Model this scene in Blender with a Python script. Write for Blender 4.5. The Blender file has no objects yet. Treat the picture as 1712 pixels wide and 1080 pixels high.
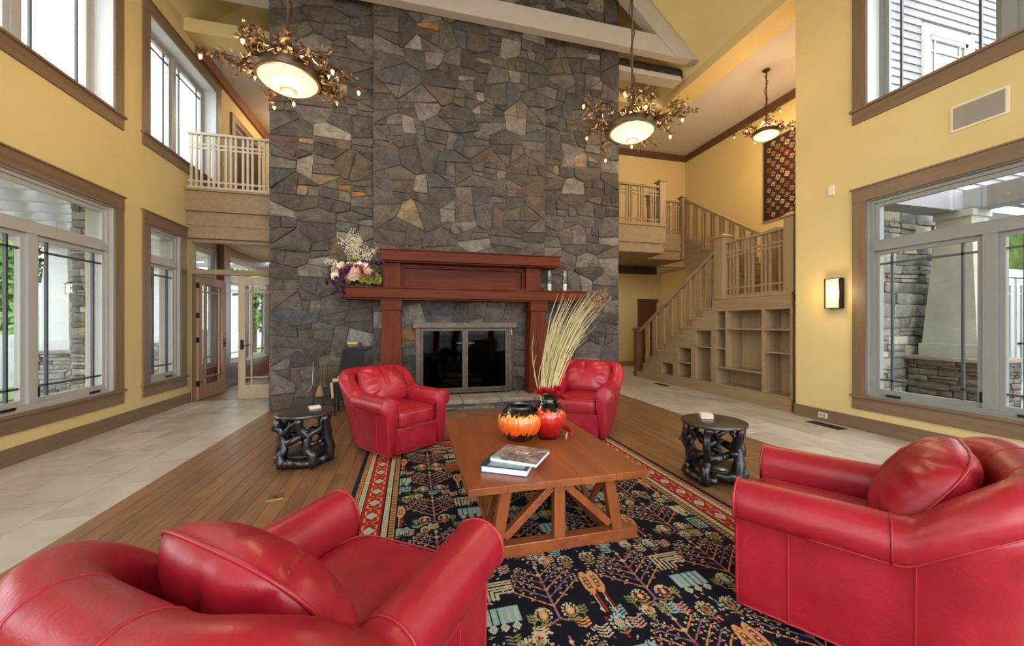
import bpy, bmesh, math, random
import numpy as np
from mathutils import Vector, Matrix
R = math.radians
SC = bpy.context.scene
COL = SC.collection

# ------------------------------------------------------------------ camera, sky, exposure
cam_d = bpy.data.cameras.new('camera')
cam_d.sensor_width = 36.0
cam_d.lens = 640.0 / 1712.0 * 36.0
cam_d.shift_y = 1.0 / 1712.0
cam_d.clip_start = 0.02
cam = bpy.data.objects.new('camera', cam_d)
cam.location = (0.0, 0.0, 1.40)
cam.rotation_euler = (R(90), 0, -math.atan(166 / 640))
COL.objects.link(cam)
SC.camera = cam

W = bpy.data.worlds.new('sky')
SC.world = W
W.use_nodes = True
bg = W.node_tree.nodes['Background']
bg.inputs[0].default_value = (0.86, 0.93, 1.0, 1)
bg.inputs[1].default_value = 5.2

SC.view_settings.view_transform = 'Standard'
SC.view_settings.look = 'None'
SC.view_settings.gamma = 1.0
SC.view_settings.use_curve_mapping = False
SC.view_settings.exposure = 0.52

# ------------------------------------------------------------------ colour and materials
def lin(c):
    c = c / 255.0
    return c / 12.92 if c <= 0.04045 else ((c + 0.055) / 1.055) ** 2.4
def rgb(r, g, b): return (lin(r), lin(g), lin(b), 1.0)
MATS = {}
def nmat(name):
    m = bpy.data.materials.new(name); m.use_nodes = True
    MATS[name] = m
    nt = m.node_tree
    return m, nt, nt.nodes['Principled BSDF']
def N(nt, t, **k):
    n = nt.nodes.new(t)
    for a, v in k.items(): setattr(n, a, v)
    return n
def mixc(nt, a, b, fac, mode='MIX'):
    n = N(nt, 'ShaderNodeMix', data_type='RGBA', blend_type=mode)
    for s, v in ((0, fac), (6, a), (7, b)):
        if hasattr(v, 'links'): nt.links.new(v, n.inputs[s])
        else: n.inputs[s].default_value = v
    return n.outputs[2]
def coords(nt, scale=(1, 1, 1), rnd=False, space='Object'):
    tc = N(nt, 'ShaderNodeTexCoord'); mp = N(nt, 'ShaderNodeMapping')
    mp.inputs['Scale'].default_value = scale
    nt.links.new(tc.outputs[space], mp.inputs[0])
    if rnd:
        oi = N(nt, 'ShaderNodeObjectInfo'); mu = N(nt, 'ShaderNodeMath', operation='MULTIPLY')
        mu.inputs[1].default_value = 37.0
        nt.links.new(oi.outputs['Random'], mu.inputs[0])
        nt.links.new(mu.outputs[0], mp.inputs['Location'])
    return mp.outputs[0]
def noise(nt, vec, scale, detail=4, rough=.55, dist=0):
    n = N(nt, 'ShaderNodeTexNoise')
    n.inputs['Scale'].default_value = scale; n.inputs['Detail'].default_value = detail
    n.inputs['Roughness'].default_value = rough; n.inputs['Distortion'].default_value = dist
    nt.links.new(vec, n.inputs['Vector'])
    return n.outputs[0]
def ramp(nt, fac, stops):
    n = N(nt, 'ShaderNodeValToRGB')
    e = n.color_ramp.elements
    while len(e) < len(stops): e.new(0.5)
    for i, (p, c) in enumerate(stops):
        e[i].position = p; e[i].color = c
    nt.links.new(fac, n.inputs[0])
    return n.outputs[0]
def bumpn(nt, bs, h, strength, dist=.02):
    b = N(nt, 'ShaderNodeBump'); b.inputs['Strength'].default_value = strength; b.inputs['Distance'].default_value = dist
    nt.links.new(h, b.inputs['Height']); nt.links.new(b.outputs[0], bs.inputs['Normal'])
def mul(c, k): return (c[0] * k, c[1] * k, c[2] * k, 1)

def plain(name, c, rough=.6, metal=0, var=.12, vs=3.0, bump=0, bs=60, coat=0, spec=.5):
    m, nt, b = nmat(name)
    v = coords(nt)
    n = noise(nt, v, vs)
    col = ramp(nt, n, [(.3, mul(c, 1 - var)), (.7, mul(c, 1 + var))])
    nt.links.new(col, b.inputs['Base Color'])
    b.inputs['Roughness'].default_value = rough; b.inputs['Metallic'].default_value = metal
    b.inputs['Specular IOR Level'].default_value = spec
    if coat: b.inputs['Coat Weight'].default_value = coat; b.inputs['Coat Roughness'].default_value = .12
    if bump: bumpn(nt, b, noise(nt, v, bs, 3), bump)
    return m
def wood(name, c1, c2, axis=1, rough=.4, gs=1.0, rnd=True, hue=.15, coat=0, bump=.15, dk=.7, spec=.5):
    """grain along the given axis"""
    m, nt, b = nmat(name)
    sc = [14 * gs] * 3; sc[axis] = 1.1 * gs
    v = coords(nt, sc, rnd)
    n1 = noise(nt, v, 1.0, 6, .6, 1.2)
    n2 = noise(nt, v, 5.0, 4, .6, .3)
    col = ramp(nt, n1, [(.28, c1), (.72, c2)])
    dark = ramp(nt, n2, [(.38, (.55, .52, .5, 1)), (.55, (1, 1, 1, 1))])
    col = mixc(nt, col, dark, dk, 'MULTIPLY')
    if rnd:
        oi = N(nt, 'ShaderNodeObjectInfo')
        k = ramp(nt, oi.outputs['Random'], [(0, (1 - hue, 1 - hue, 1 - hue, 1)), (1, (1 + hue, 1 + hue * .95, 1 + hue * .9, 1))])
        col = mixc(nt, col, k, 1.0, 'MULTIPLY')
    nt.links.new(col, b.inputs['Base Color'])
    b.inputs['Roughness'].default_value = rough; b.inputs['Specular IOR Level'].default_value = spec
    if coat: b.inputs['Coat Weight'].default_value = coat; b.inputs['Coat Roughness'].default_value = .15
    if bump: bumpn(nt, b, n2, bump, .004)
    return m
def emit(name, c, strength):
    m, nt, b = nmat(name)
    b.inputs['Base Color'].default_value = c
    b.inputs['Emission Color'].default_value = c; b.inputs['Emission Strength'].default_value = strength
    return m
def glass(name, tint=(.97, .98, .97, 1), refl=.10):
    m, nt, b = nmat(name)
    nt.nodes.remove(b)
    out = nt.nodes['Material Output']
    t = N(nt, 'ShaderNodeBsdfTransparent'); t.inputs[0].default_value = tint
    g = N(nt, 'ShaderNodeBsdfGlossy'); g.inputs['Roughness'].default_value = .02
    lw = N(nt, 'ShaderNodeLayerWeight'); lw.inputs[0].default_value = .35
    mu = N(nt, 'ShaderNodeMath', operation='MULTIPLY'); mu.inputs[1].default_value = refl * 3
    nt.links.new(lw.outputs['Fresnel'], mu.inputs[0])
    mx = N(nt, 'ShaderNodeMixShader')
    nt.links.new(mu.outputs[0], mx.inputs[0]); nt.links.new(t.outputs[0], mx.inputs[1]); nt.links.new(g.outputs[0], mx.inputs[2])
    nt.links.new(mx.outputs[0], out.inputs[0])
    return m
def tinted(name, rough=.68, bump=1.0, bs=9.0, vs=6.0, contrast=.6, vein=.5):
    """stone: colour of each piece from its own 'tint' attribute, mottled, with pale veins"""
    m, nt, b = nmat(name)
    at = N(nt, 'ShaderNodeAttribute', attribute_name='tint')
    v = coords(nt)
    n = noise(nt, v, vs, 8, .66, .9)
    n2 = noise(nt, v, bs * 5, 6, .7)
    k = ramp(nt, n, [(.28, (1 - contrast,) * 3 + (1,)), (.5, (1, 1, 1, 1)), (.74, (1 + contrast,) * 3 + (1,))])
    col = mixc(nt, at.outputs['Color'], k, 1.0, 'MULTIPLY')
    k2 = ramp(nt, n2, [(.32, (.5, .5, .52, 1)), (.7, (1.45, 1.42, 1.34, 1))])
    col = mixc(nt, col, k2, .85, 'MULTIPLY')
    mp = coords(nt, (5.0, 5.0, 13.0))
    vn = noise(nt, mp, 1.0, 9, .72, 2.2)
    vf = ramp(nt, vn, [(.60, (0, 0, 0, 1)), (.70, (1, 1, 1, 1))])
    mu = N(nt, 'ShaderNodeMath', operation='MULTIPLY'); mu.inputs[1].default_value = vein
    nt.links.new(vf, mu.inputs[0])
    col = mixc(nt, col, rgb(176, 164, 148), mu.outputs[0])
    nt.links.new(col, b.inputs['Base Color'])
    b.inputs['Roughness'].default_value = rough
    h = noise(nt, v, bs, 10, .72, 1.0)
    bumpn(nt, b, h, bump, .05)
    return m

M_WALL = plain('yellow_wall_paint', rgb(216, 191, 131), .7, var=.03, vs=1.2)
M_CEIL_Y = plain('yellow_ceiling_paint', rgb(221, 200, 142), .75, var=.02)
M_CEIL_W = plain('white_ceiling_paint', rgb(196, 188, 184), .8, var=.02)
M_TRUSS = plain('grey_beam_paint', rgb(178, 168, 158), .55, var=.04)
M_DARK = plain('dark_brown_stain_and_shade', rgb(48, 36, 28), .6, var=.2)
M_TRIM = wood('taupe_brown_trim', rgb(112, 88, 66), rgb(132, 106, 82), 1, .5, .6, False, bump=.03, dk=.12)
M_TRIMV = wood('taupe_brown_trim_upright', rgb(112, 88, 66), rgb(132, 106, 82), 2, .5, .6, False, bump=.03, dk=.12)
M_STAIR = wood('taupe_stair_wood', rgb(142, 116, 86), rgb(162, 136, 102), 1, .5, .5, False, bump=.03, dk=.12)
M_STAIRV = wood('taupe_stair_wood_upright', rgb(142, 116, 86), rgb(162, 136, 102), 2, .5, .5, False, bump=.03, dk=.12)
M_RAILW = plain('pale_rail_paint', rgb(196, 180, 160), .5, var=.04)
M_CROWN = wood('crown_brown', rgb(84, 56, 34), rgb(104, 72, 46), 1, .5, .5, False, bump=.03, dk=.12)
M_CROWNL = wood('crown_warm_brown', rgb(112, 68, 38), rgb(134, 86, 50), 1, .5, .5, False, bump=.03, dk=.12)
M_FRAMEL = plain('pale_grey_window_paint', rgb(170, 166, 160), .45, var=.03)
M_FRAMER = plain('grey_window_paint', rgb(136, 136, 132), .45, var=.03)
M_REVEAL = plain('white_reveal_paint', rgb(206, 208, 206), .6, var=.02)
M_MUNT = plain('dark_muntin', rgb(66, 68, 72), .4, var=.05)
M_GLASS = glass('window_glass')
M_MANTEL = wood('red_brown_mantel_wood', rgb(80, 32, 12), rgb(108, 47, 20), 0, .5, .5, False, bump=.04, dk=.35, spec=.12)
M_MANTELV = wood('red_brown_mantel_wood_upright', rgb(80, 32, 12), rgb(108, 47, 20), 2, .5, .5, False, bump=.04, dk=.35, spec=.12)
M_TABLE = wood('brown_table_wood', rgb(126, 64, 30), rgb(156, 86, 44), 1, .32, .35, False, coat=.2, bump=.04, dk=.3)
M_TABLEV = wood('brown_table_wood_upright', rgb(126, 64, 30), rgb(156, 86, 44), 2, .32, .35, False, coat=.2, bump=.04, dk=.3)
M_PLANK = wood('oak_floor_board', rgb(112, 76, 48), rgb(148, 106, 70), 1, .36, 1.0, True, .16, coat=.12, bump=.12, dk=.5)
M_TILE = None
M_STONE = tinted('rough_field_stone')
M_LEDGE = tinted('pale_ledge_stone', bump=.5, contrast=.35, vein=.15)
M_MORTAR = plain('dark_mortar', rgb(112, 102, 90), .95, var=.25, vs=9, bump=.6, bs=40)
M_IRON = plain('aged_iron', rgb(92, 76, 66), .5, .6, .3, 12)
M_BLACK = plain('black_metal', rgb(22, 21, 21), .45, .3, .2)
M_SOOT = plain('sooty_firebox', rgb(26, 24, 23), .95, 0, .3)
M_FIREGLASS = glass('dark_fire_glass', (.42, .42, .43, 1), .05)
M_LOG = plain('log_bark', rgb(140, 110, 82), .9, 0, .35, 14, .6, 30)
M_SLAB = plain('hearth_slab_stone', rgb(140, 130, 116), .75, 0, .3, 6, .5, 18)
M_SILVER = plain('pewter', rgb(150, 142, 128), .3, .9, .15)
M_BRASS = plain('brass', rgb(186, 150, 84), .3, .9, .1)
M_NAVY = plain('navy_book_cloth', rgb(46, 54, 78), .5, var=.2)
M_PAPER = plain('book_pages', rgb(222, 222, 226), .8, var=.04)
M_CARVE = plain('black_lacquered_root', rgb(26, 24, 24), .28, 0, .3, 8, .25, 30, coat=.35)
M_CARVETOP = plain('dark_brown_table_top', rgb(46, 40, 36), .3, 0, .2, 6, .1, 40, coat=.3)
M_COASTER = plain('pale_stone_coaster', rgb(216, 196, 176), .7, var=.08, vs=30)
M_VINE = plain('bronze_vine', rgb(78, 58, 42), .4, .7, .3, 20)
M_LEAF = plain('bronze_leaf', rgb(120, 92, 62), .35, .7, .45, 14)
M_BAND = plain('bronze_band', rgb(92, 70, 50), .45, .5, .15)
M_BOWL = emit('lit_alabaster_bowl', (1.0, .74, .40, 1), 1.15)
M_BOWL.node_tree.nodes['Principled BSDF'].inputs['Base Color'].default_value = (.03, .025, .015, 1)
M_BOWL.node_tree.nodes['Principled BSDF'].inputs['Roughness'].default_value = .6
M_FINIAL = emit('amber_finial_glow', (1.0, .46, .10, 1), .5)
M_FINIAL.node_tree.nodes['Principled BSDF'].inputs['Base Color'].default_value = (.1, .05, .01, 1)
M_FLAME = emit('amber_bulb_glow', (1.0, .42, .10, 1), 6.0)
M_SCONCE = emit('lit_sconce_glass', (1.0, .78, .42, 1), .95)
M_SCONCE.node_tree.nodes['Principled BSDF'].inputs['Base Color'].default_value = (.1, .08, .05, 1)
M_LANT = emit('lit_lantern_glass', (1.0, .78, .42, 1), 3.0)
M_PLASTIC = plain('ivory_plastic', rgb(226, 214, 190), .5, var=.02)
M_GRILLE = plain('grey_speaker_cloth', rgb(150, 140, 130), .9, var=.05)
M_WHITE = plain('exterior_white_paint', rgb(198, 198, 198), .6, var=.03)
M_SIDING = plain('grey_siding_paint', rgb(122, 120, 124), .6, var=.06)
M_GRASS = plain('lawn_green', rgb(96, 122, 62), .9, 0, .3, 3)
M_PAVE = plain('patio_concrete', rgb(176, 172, 164), .85, 0, .1, 2)
M_FOL = plain('tree_leaf_green', rgb(104, 140, 70), .6, 0, .4, 1.2)
M_FOL2 = plain('deep_leaf_green', rgb(72, 108, 52), .6, 0, .4, 1.2)
M_BARK = plain('tree_bark', rgb(92, 76, 60), .9, 0, .3, 10, .5, 30)
M_VEST = wood('red_brown_panel_wood', rgb(98, 50, 26), rgb(130, 70, 38), 2, .4, .5, False, bump=.05)
M_DOOR = wood('light_brown_door_wood', rgb(150, 112, 80), rgb(172, 132, 98), 2, .45, .5, False, bump=.03, dk=.12)
M_DOORP = wood('pale_taupe_door_paint', rgb(176, 154, 126), rgb(190, 168, 140), 2, .45, .5, False, bump=.03, dk=.12)
M_CREAM = plain('cream_petal', rgb(236, 226, 204), .6, var=.08, vs=40)
M_PURPLE = plain('purple_petal', rgb(96, 42, 82), .6, var=.25, vs=30)
M_RED = plain('red_petal', rgb(176, 16, 26), .55, var=.25, vs=30)
M_RUSTP = plain('rust_petal', rgb(150, 62, 40), .6, var=.2, vs=30)
M_YEL = plain('olive_yellow_petal', rgb(150, 140, 66), .6, var=.25, vs=30)
M_STEM = plain('green_stem', rgb(104, 122, 60), .6, var=.2, vs=20)
M_STRAW = plain('dry_straw', rgb(180, 162, 112), .7, var=.2, vs=25)
M_DRYBR = plain('dry_brown_head', rgb(156, 112, 74), .8, var=.25, vs=30)
M_BRASSBOWL = plain('bronze_bowl', rgb(128, 96, 48), .4, .6, .2, 20)
M_WAX = plain('ivory_wax', rgb(240, 232, 212), .5, var=.02)
M_CLEAR = glass('clear_jar_glass', (.96, .97, .97, 1), .25)
M_BLACKCLOTH = plain('black_canvas', rgb(16, 16, 18), .85, var=.2)
M_TAN = plain('tan_wood', rgb(196, 160, 110), .5, var=.15, vs=20)

def leather():
    m, nt, b = nmat('red_leather')
    v = coords(nt)
    n = noise(nt, v, 3.5, 5, .6, .4)
    col = ramp(nt, n, [(.25, rgb(134, 14, 28)), (.55, rgb(160, 26, 42)), (.8, rgb(178, 50, 58))])
    nt.links.new(col, b.inputs['Base Color'])
    b.inputs['Roughness'].default_value = .36
    b.inputs['Specular IOR Level'].default_value = .5
    h = noise(nt, v, 140, 3, .6)
    h2 = noise(nt, v, 7, 4, .6, 1.2)
    a = N(nt, 'ShaderNodeMath', operation='MULTIPLY_ADD'); a.inputs[1].default_value = .12
    nt.links.new(h, a.inputs[0]); nt.links.new(h2, a.inputs[2])
    bumpn(nt, b, a.outputs[0], .18, .015)
    return m
M_LEATHER = leather()
M_PIPE = plain('red_leather_piping', rgb(166, 34, 46), .4, var=.05)

def tile_mat():
    m, nt, b = nmat('beige_stone_tile')
    v = coords(nt, (1, 1, 1), True)
    n = noise(nt, v, 1.6, 5, .55, .8)
    col = ramp(nt, n, [(.28, rgb(160, 148, 136)), (.5, rgb(186, 176, 164)), (.72, rgb(200, 194, 184))])
    oi = N(nt, 'ShaderNodeObjectInfo')
    k = ramp(nt, oi.outputs['Random'], [(0, (.88, .87, .86, 1)), (1, (1.06, 1.05, 1.03, 1))])
    col = mixc(nt, col, k, 1.0, 'MULTIPLY')
    nt.links.new(col, b.inputs['Base Color'])
    b.inputs['Roughness'].default_value = .34
    bumpn(nt, b, noise(nt, v, 6, 4), .06, .01)
    return m
M_TILE = tile_mat()

def vase_mat(name, top, mids, bottom, z0, z1, ribs):
    """drip glaze: black neck and foot with a ragged border, flame colours between"""
    m, nt, b = nmat(name)
    tc = N(nt, 'ShaderNodeTexCoord'); mp = N(nt, 'ShaderNodeMapping'); mp.inputs['Scale'].default_value = (34, 34, 2.2)
    nt.links.new(tc.outputs['Object'], mp.inputs[0])
    n = noise(nt, mp.outputs[0], 1.0, 4, .6)
    sx = N(nt, 'ShaderNodeSeparateXYZ'); nt.links.new(tc.outputs['Object'], sx.inputs[0])
    a = N(nt, 'ShaderNodeMath', operation='MULTIPLY_ADD'); a.inputs[1].default_value = .16
    nt.links.new(n, a.inputs[0]); nt.links.new(sx.outputs[2], a.inputs[2])
    mr = N(nt, 'ShaderNodeMapRange'); mr.inputs[1].default_value = z0 + .08; mr.inputs[2].default_value = z1 + .08
    nt.links.new(a.outputs[0], mr.inputs[0])
    blk = rgb(14, 12, 12)
    st = [(0.0, blk), (bottom - .02, blk), (bottom + .02, mids[0]), ((bottom + top) / 2, mids[1]), (top - .03, mids[2]), (top + .02, blk)]
    nt.links.new(ramp(nt, mr.outputs[0], st), b.inputs['Base Color'])
    b.inputs['Roughness'].default_value = .12
    b.inputs['Coat Weight'].default_value = .5
    return m

# ------------------------------------------------------------------ mesh building
class MB:
    def __init__(s): s.v = []; s.f = []
    def add(s, vs, fs):
        o = len(s.v); s.v += [tuple(p) for p in vs]; s.f += [tuple(i + o for i in f) for f in fs]; return s
    def box(s, x0, x1, y0, y1, z0, z1):
        x0, x1 = min(x0, x1), max(x0, x1); y0, y1 = min(y0, y1), max(y0, y1); z0, z1 = min(z0, z1), max(z0, z1)
        return s.add([(x0, y0, z0), (x1, y0, z0), (x1, y1, z0), (x0, y1, z0), (x0, y0, z1), (x1, y0, z1), (x1, y1, z1), (x0, y1, z1)],
                     [(0, 3, 2, 1), (4, 5, 6, 7), (0, 1, 5, 4), (1, 2, 6, 5), (2, 3, 7, 6), (3, 0, 4, 7)])
    def bar(s, a, b, w, h, up=(0, 0, 1)):
        a = Vector(a); b = Vector(b); d = (b - a).normalized(); up = Vector(up)
        u = d.cross(up)
        if u.length < 1e-4: u = d.cross(Vector((0, 1, 0)))
        u.normalize(); t = u.cross(d).normalized()
        vs = []
        for p in (a, b):
            for i, j in ((-1, -1), (1, -1), (1, 1), (-1, 1)): vs.append(p + u * (i * w / 2) + t * (j * h / 2))
        return s.add(vs, [(3, 2, 1, 0), (4, 5, 6, 7), (0, 1, 5, 4), (1, 2, 6, 5), (2, 3, 7, 6), (3, 0, 4, 7)])
    def taper(s, cx, cy, z0, z1, a0, b0, a1, b1):
        vs = [(cx + i * a0, cy + j * b0, z0) for i, j in ((-1, -1), (1, -1), (1, 1), (-1, 1))]
        vs += [(cx + i * a1, cy + j * b1, z1) for i, j in ((-1, -1), (1, -1), (1, 1), (-1, 1))]
        return s.add(vs, [(3, 2, 1, 0), (4, 5, 6, 7), (0, 1, 5, 4), (1, 2, 6, 5), (2, 3, 7, 6), (3, 0, 4, 7)])
    def tube(s, pts, rad, n=8, closed=False):
        pts = [Vector(p) for p in pts]; m = len(pts)
        if not hasattr(rad, '__len__'): rad = [rad] * m
        base = len(s.v); prev = None
        for i, p in enumerate(pts):
            if closed: d = pts[(i + 1) % m] - pts[i - 1]
            else: d = pts[min(i + 1, m - 1)] - pts[max(i - 1, 0)]
            if d.length < 1e-9: d = Vector((0, 0, 1))
            d.normalize()
            if prev is None:
                u = d.orthogonal().normalized()
            else:
                u = prev - d * prev.dot(d)
                u = u.normalized() if u.length > 1e-6 else d.orthogonal().normalized()
            prev = u; w = d.cross(u)
            for k in range(n):
                a = 2 * math.pi * k / n
                s.v.append(tuple(p + (u * math.cos(a) + w * math.sin(a)) * rad[i]))
        for i in range(m if closed else m - 1):
            for k in range(n):
                a = base + i * n + k; b = base + i * n + (k + 1) % n
                j = (i + 1) % m
                c = base + j * n + (k + 1) % n; e = base + j * n + k
                s.f.append((a, b, c, e))
        if not closed:
            s.f.append(tuple(base + k for k in range(n))[::-1]); s.f.append(tuple(base + (m - 1) * n + k for k in range(n)))
        return s
    def lathe(s, prof, c=(0, 0, 0), n=24, ribs=0, rib=0.0):
        base = len(s.v)
        for r, z in prof:
            for k in range(n):
                a = 2 * math.pi * k / n
                rr = r * (1 + (rib * abs(math.sin(a * ribs / 2)) if ribs else 0))
                s.v.append((c[0] + rr * math.cos(a), c[1] + rr * math.sin(a), c[2] + z))
        for i in range(len(prof) - 1):
            for k in range(n):
                s.f.append((base + i * n + k, base + i * n + (k + 1) % n, base + (i + 1) * n + (k + 1) % n, base + (i + 1) * n + k))
        s.f.append(tuple(base + k for k in range(n))[::-1]); e = base + (len(prof) - 1) * n
        s.f.append(tuple(e + k for k in range(n)))
        return s
    def cyl(s, c, r, z0, z1, n=20, r2=None):
        return s.lathe([(r, z0), (r if r2 is None else r2, z1)], (c[0], c[1], 0), n)
    def prism(s, poly, d):
        """closed polygon of 3-D points pushed along d"""
        d = Vector(d); n = len(poly)
        vs = [Vector(p) for p in poly] + [Vector(p) + d for p in poly]
        return s.add(vs, [tuple(range(n))[::-1], tuple(range(n, 2 * n))] + [(i, (i + 1) % n, n + (i + 1) % n, n + i) for i in range(n)])
    def mesh(s, name):
        me = bpy.data.meshes.new(name); me.from_pydata(s.v, [], s.f); me.update(); return me
    def build(s, name, mat, parent=None, smooth=False, bevel=0, local=False, fixn=True, **tags):
        me = s.mesh(name)
        if fixn:
            b = bmesh.new(); b.from_mesh(me); bmesh.ops.recalc_face_normals(b, faces=b.faces); b.to_mesh(me); b.free()
        return link(name, me, mat, parent, smooth, bevel, local, **tags)

XF = {}
def tag(o, label=None, cat=None, group=None, kind=None):
    if label: o['label'] = label
    if cat: o['category'] = cat
    if group: o['group'] = group
    if kind: o['kind'] = kind
    return o
def link(name, me, mat, parent=None, smooth=False, bevel=0, local=False, **tags):
    o = bpy.data.objects.new(name, me); COL.objects.link(o)
    if mat is not None and not me.materials: me.materials.append(mat)
    if smooth:
        me.polygons.foreach_set('use_smooth', [True] * len(me.polygons))
        if smooth != True:
            try: me.set_sharp_from_angle(angle=R(smooth))
            except Exception: pass
    if bevel:
        md = o.modifiers.new('edge', 'BEVEL'); md.width = bevel; md.segments = 2; md.limit_method = 'ANGLE'; md.angle_limit = R(40)
    if parent is not None:
        o.parent = parent
        if not local: o.matrix_parent_inverse = XF[parent.name].inverted()
        XF[o.name] = XF[parent.name].copy() if local else Matrix()
    else:
        XF[o.name] = Matrix()
    tag(o, **tags)
    return o
def thing(name, loc=(0, 0, 0), rz=0, **tags):
    o = bpy.data.objects.new(name, None); COL.objects.link(o)
    o.empty_display_size = .1
    o.location = loc; o.rotation_euler = (0, 0, rz)
    XF[o.name] = Matrix.Translation(loc) @ Matrix.Rotation(rz, 4, 'Z')
    return tag(o, **tags)
def bx(name, mat, parent, x0, x1, y0, y1, z0, z1, bevel=0, **tags):
    return MB().box(x0, x1, y0, y1, z0, z1).build(name, mat, parent, bevel=bevel, fixn=False, **tags)
def copy_tree(o, parent=None):
    c = o.copy(); COL.objects.link(c); c.parent = parent
    for ch in list(o.children): copy_tree(ch, c)
    return c
def poly3(axis, pos, a, b):
    return (pos, a, b) if axis == 'X' else (a, pos, b)
def cells(name, mat, axis, pos, thick, A, B, solid, parent=None, **tags):
    """a slab on a plane, cut on the grid A x B wherever solid() says no; pos = seen face, thick signed"""
    A = sorted(set(round(a, 4) for a in A)); B = sorted(set(round(b, 4) for b in B))
    na, nb = len(A), len(B)
    s = [[solid((A[i] + A[i + 1]) / 2, (B[j] + B[j + 1]) / 2) for j in range(nb - 1)] for i in range(na - 1)]
    mb = MB(); idx = {}
    def vi(i, j, k):
        if (i, j, k) not in idx:
            idx[(i, j, k)] = len(mb.v); mb.v.append(poly3(axis, pos + k * thick, A[i], B[j]))
        return idx[(i, j, k)]
    for i in range(na - 1):
        for j in range(nb - 1):
            if not s[i][j]: continue
            q = [(i, j), (i + 1, j), (i + 1, j + 1), (i, j + 1)]
            mb.f.append(tuple(vi(*p, 0) for p in q)); mb.f.append(tuple(vi(*p, 1) for p in q[::-1]))
            for e, (di, dj) in enumerate(((0, -1), (1, 0), (0, 1), (-1, 0))):
                ni, nj = i + di, j + dj
                if 0 <= ni < na - 1 and 0 <= nj < nb - 1 and s[ni][nj]: continue
                p, r = q[e], q[(e + 1) % 4]
                mb.f.append((vi(*p, 0), vi(*p, 1), vi(*r, 1), vi(*r, 0)))
    return mb.build(name, mat, parent, **tags)
def holed(name, mat, axis, pos, thick, a0, a1, b0, b1, holes, parent=None, **tags):
    A = [a0, a1]; B = [b0, b1]
    for h in holes: A += [h[0], h[1]]; B += [h[2], h[3]]
    A = [a for a in A if a0 <= a <= a1]; B = [b for b in B if b0 <= b <= b1]
    return cells(name, mat, axis, pos, thick, A, B, lambda a, b: not any(h[0] < a < h[1] and h[2] < b < h[3] for h in holes), parent, **tags)

# ------------------------------------------------------------------ stones (irregular cells)
def clip(poly, px, py, nx, ny):
    out = []
    for i in range(len(poly)):
        a, b = poly[i], poly[(i + 1) % len(poly)]
        da = (a[0] - px) * nx + (a[1] - py) * ny; db = (b[0] - px) * nx + (b[1] - py) * ny
        if da <= 0: out.append(a)
        if (da < 0 < db) or (db < 0 < da):
            t = da / (da - db); out.append((a[0] + (b[0] - a[0]) * t, a[1] + (b[1] - a[1]) * t))
    return out
def stone_cells(u0, u1, v0, v1, rh, rw, rng, gap=.012, jit=.3, drop=.1, extra=.12, chunk=1.25):
    pts = []; nchunk = max(1, int(round((u1 - u0) / chunk)))
    cuts = [u0 + (u1 - u0) * (i / nchunk) for i in range(nchunk + 1)]
    for ci in range(nchunk):
        ca, cb = cuts[ci], cuts[ci + 1]; v = v0 - rng.uniform(0, .5) * rh[0]
        while v < v1 - rh[0] * .4:
            h = min(rng.uniform(*rh), v1 - v); sk = rng.uniform(-.12, .12); u = ca + rng.uniform(-.35, .1) * rw[1]
            while u < cb:
                w = rng.uniform(*rw) * rng.choice((.7, 1, 1, 1.25))
                c = (u + w / 2, v + h / 2 + rng.uniform(-jit, jit) * h + (u - ca) * sk)
                if rng.random() > drop and ca < c[0] < cb and v0 < c[1] < v1: pts.append(c)
                if rng.random() < extra: pts.append((min(max(u + w, u0 + .02), u1 - .02), min(max(v + h * rng.uniform(.1, .9), v0 + .02), v1 - .02)))
                u += w
            v += h
    out = []
    asp = 1.3
    for i, p in enumerate(pts):
        poly = [(u0, v0), (u1, v0), (u1, v1), (u0, v1)]
        near = sorted((((q[0] - p[0]) / asp) ** 2 + (q[1] - p[1]) ** 2, j) for j, q in enumerate(pts) if j != i)[:22]
        for d, j in near:
            q = pts[j]; nx, ny = (q[0] - p[0]) / asp ** 2, q[1] - p[1]
            l = math.hypot(nx, ny)
            if l < 1e-6: continue
            nx /= l; ny /= l
            poly = clip(poly, (p[0] + q[0]) / 2 - nx * gap / 2, (p[1] + q[1]) / 2 - ny * gap / 2, nx, ny)
            if len(poly) < 3: break
        if len(poly) < 3: continue
        # drop near-duplicate corners and cut the sharp tips
        pp = [q for k, q in enumerate(poly) if math.dist(q, poly[k - 1]) > .012]
        if len(pp) < 3: continue
        cut = []
        for k in range(len(pp)):
            a, b, c = pp[k - 1], pp[k], pp[(k + 1) % len(pp)]
            t1 = min(.25, .03 / max(math.dist(a, b), 1e-3)) * rng.uniform(.4, 1.3); t2 = min(.25, .03 / max(math.dist(b, c), 1e-3)) * rng.uniform(.4, 1.3)
            cut.append((b[0] + (a[0] - b[0]) * t1, b[1] + (a[1] - b[1]) * t1)); cut.append((b[0] + (c[0] - b[0]) * t2, b[1] + (c[1] - b[1]) * t2))
        ar = abs(sum(cut[k][0] * cut[k - 1][1] - cut[k - 1][0] * cut[k][1] for k in range(len(cut)))) / 2
        if ar < .0025: continue
        out.append((ar, cut))
    return out
def area2(p): return abs(sum(p[k][0] * p[k - 1][1] - p[k - 1][0] * p[k][1] for k in range(len(p)))) / 2
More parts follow.
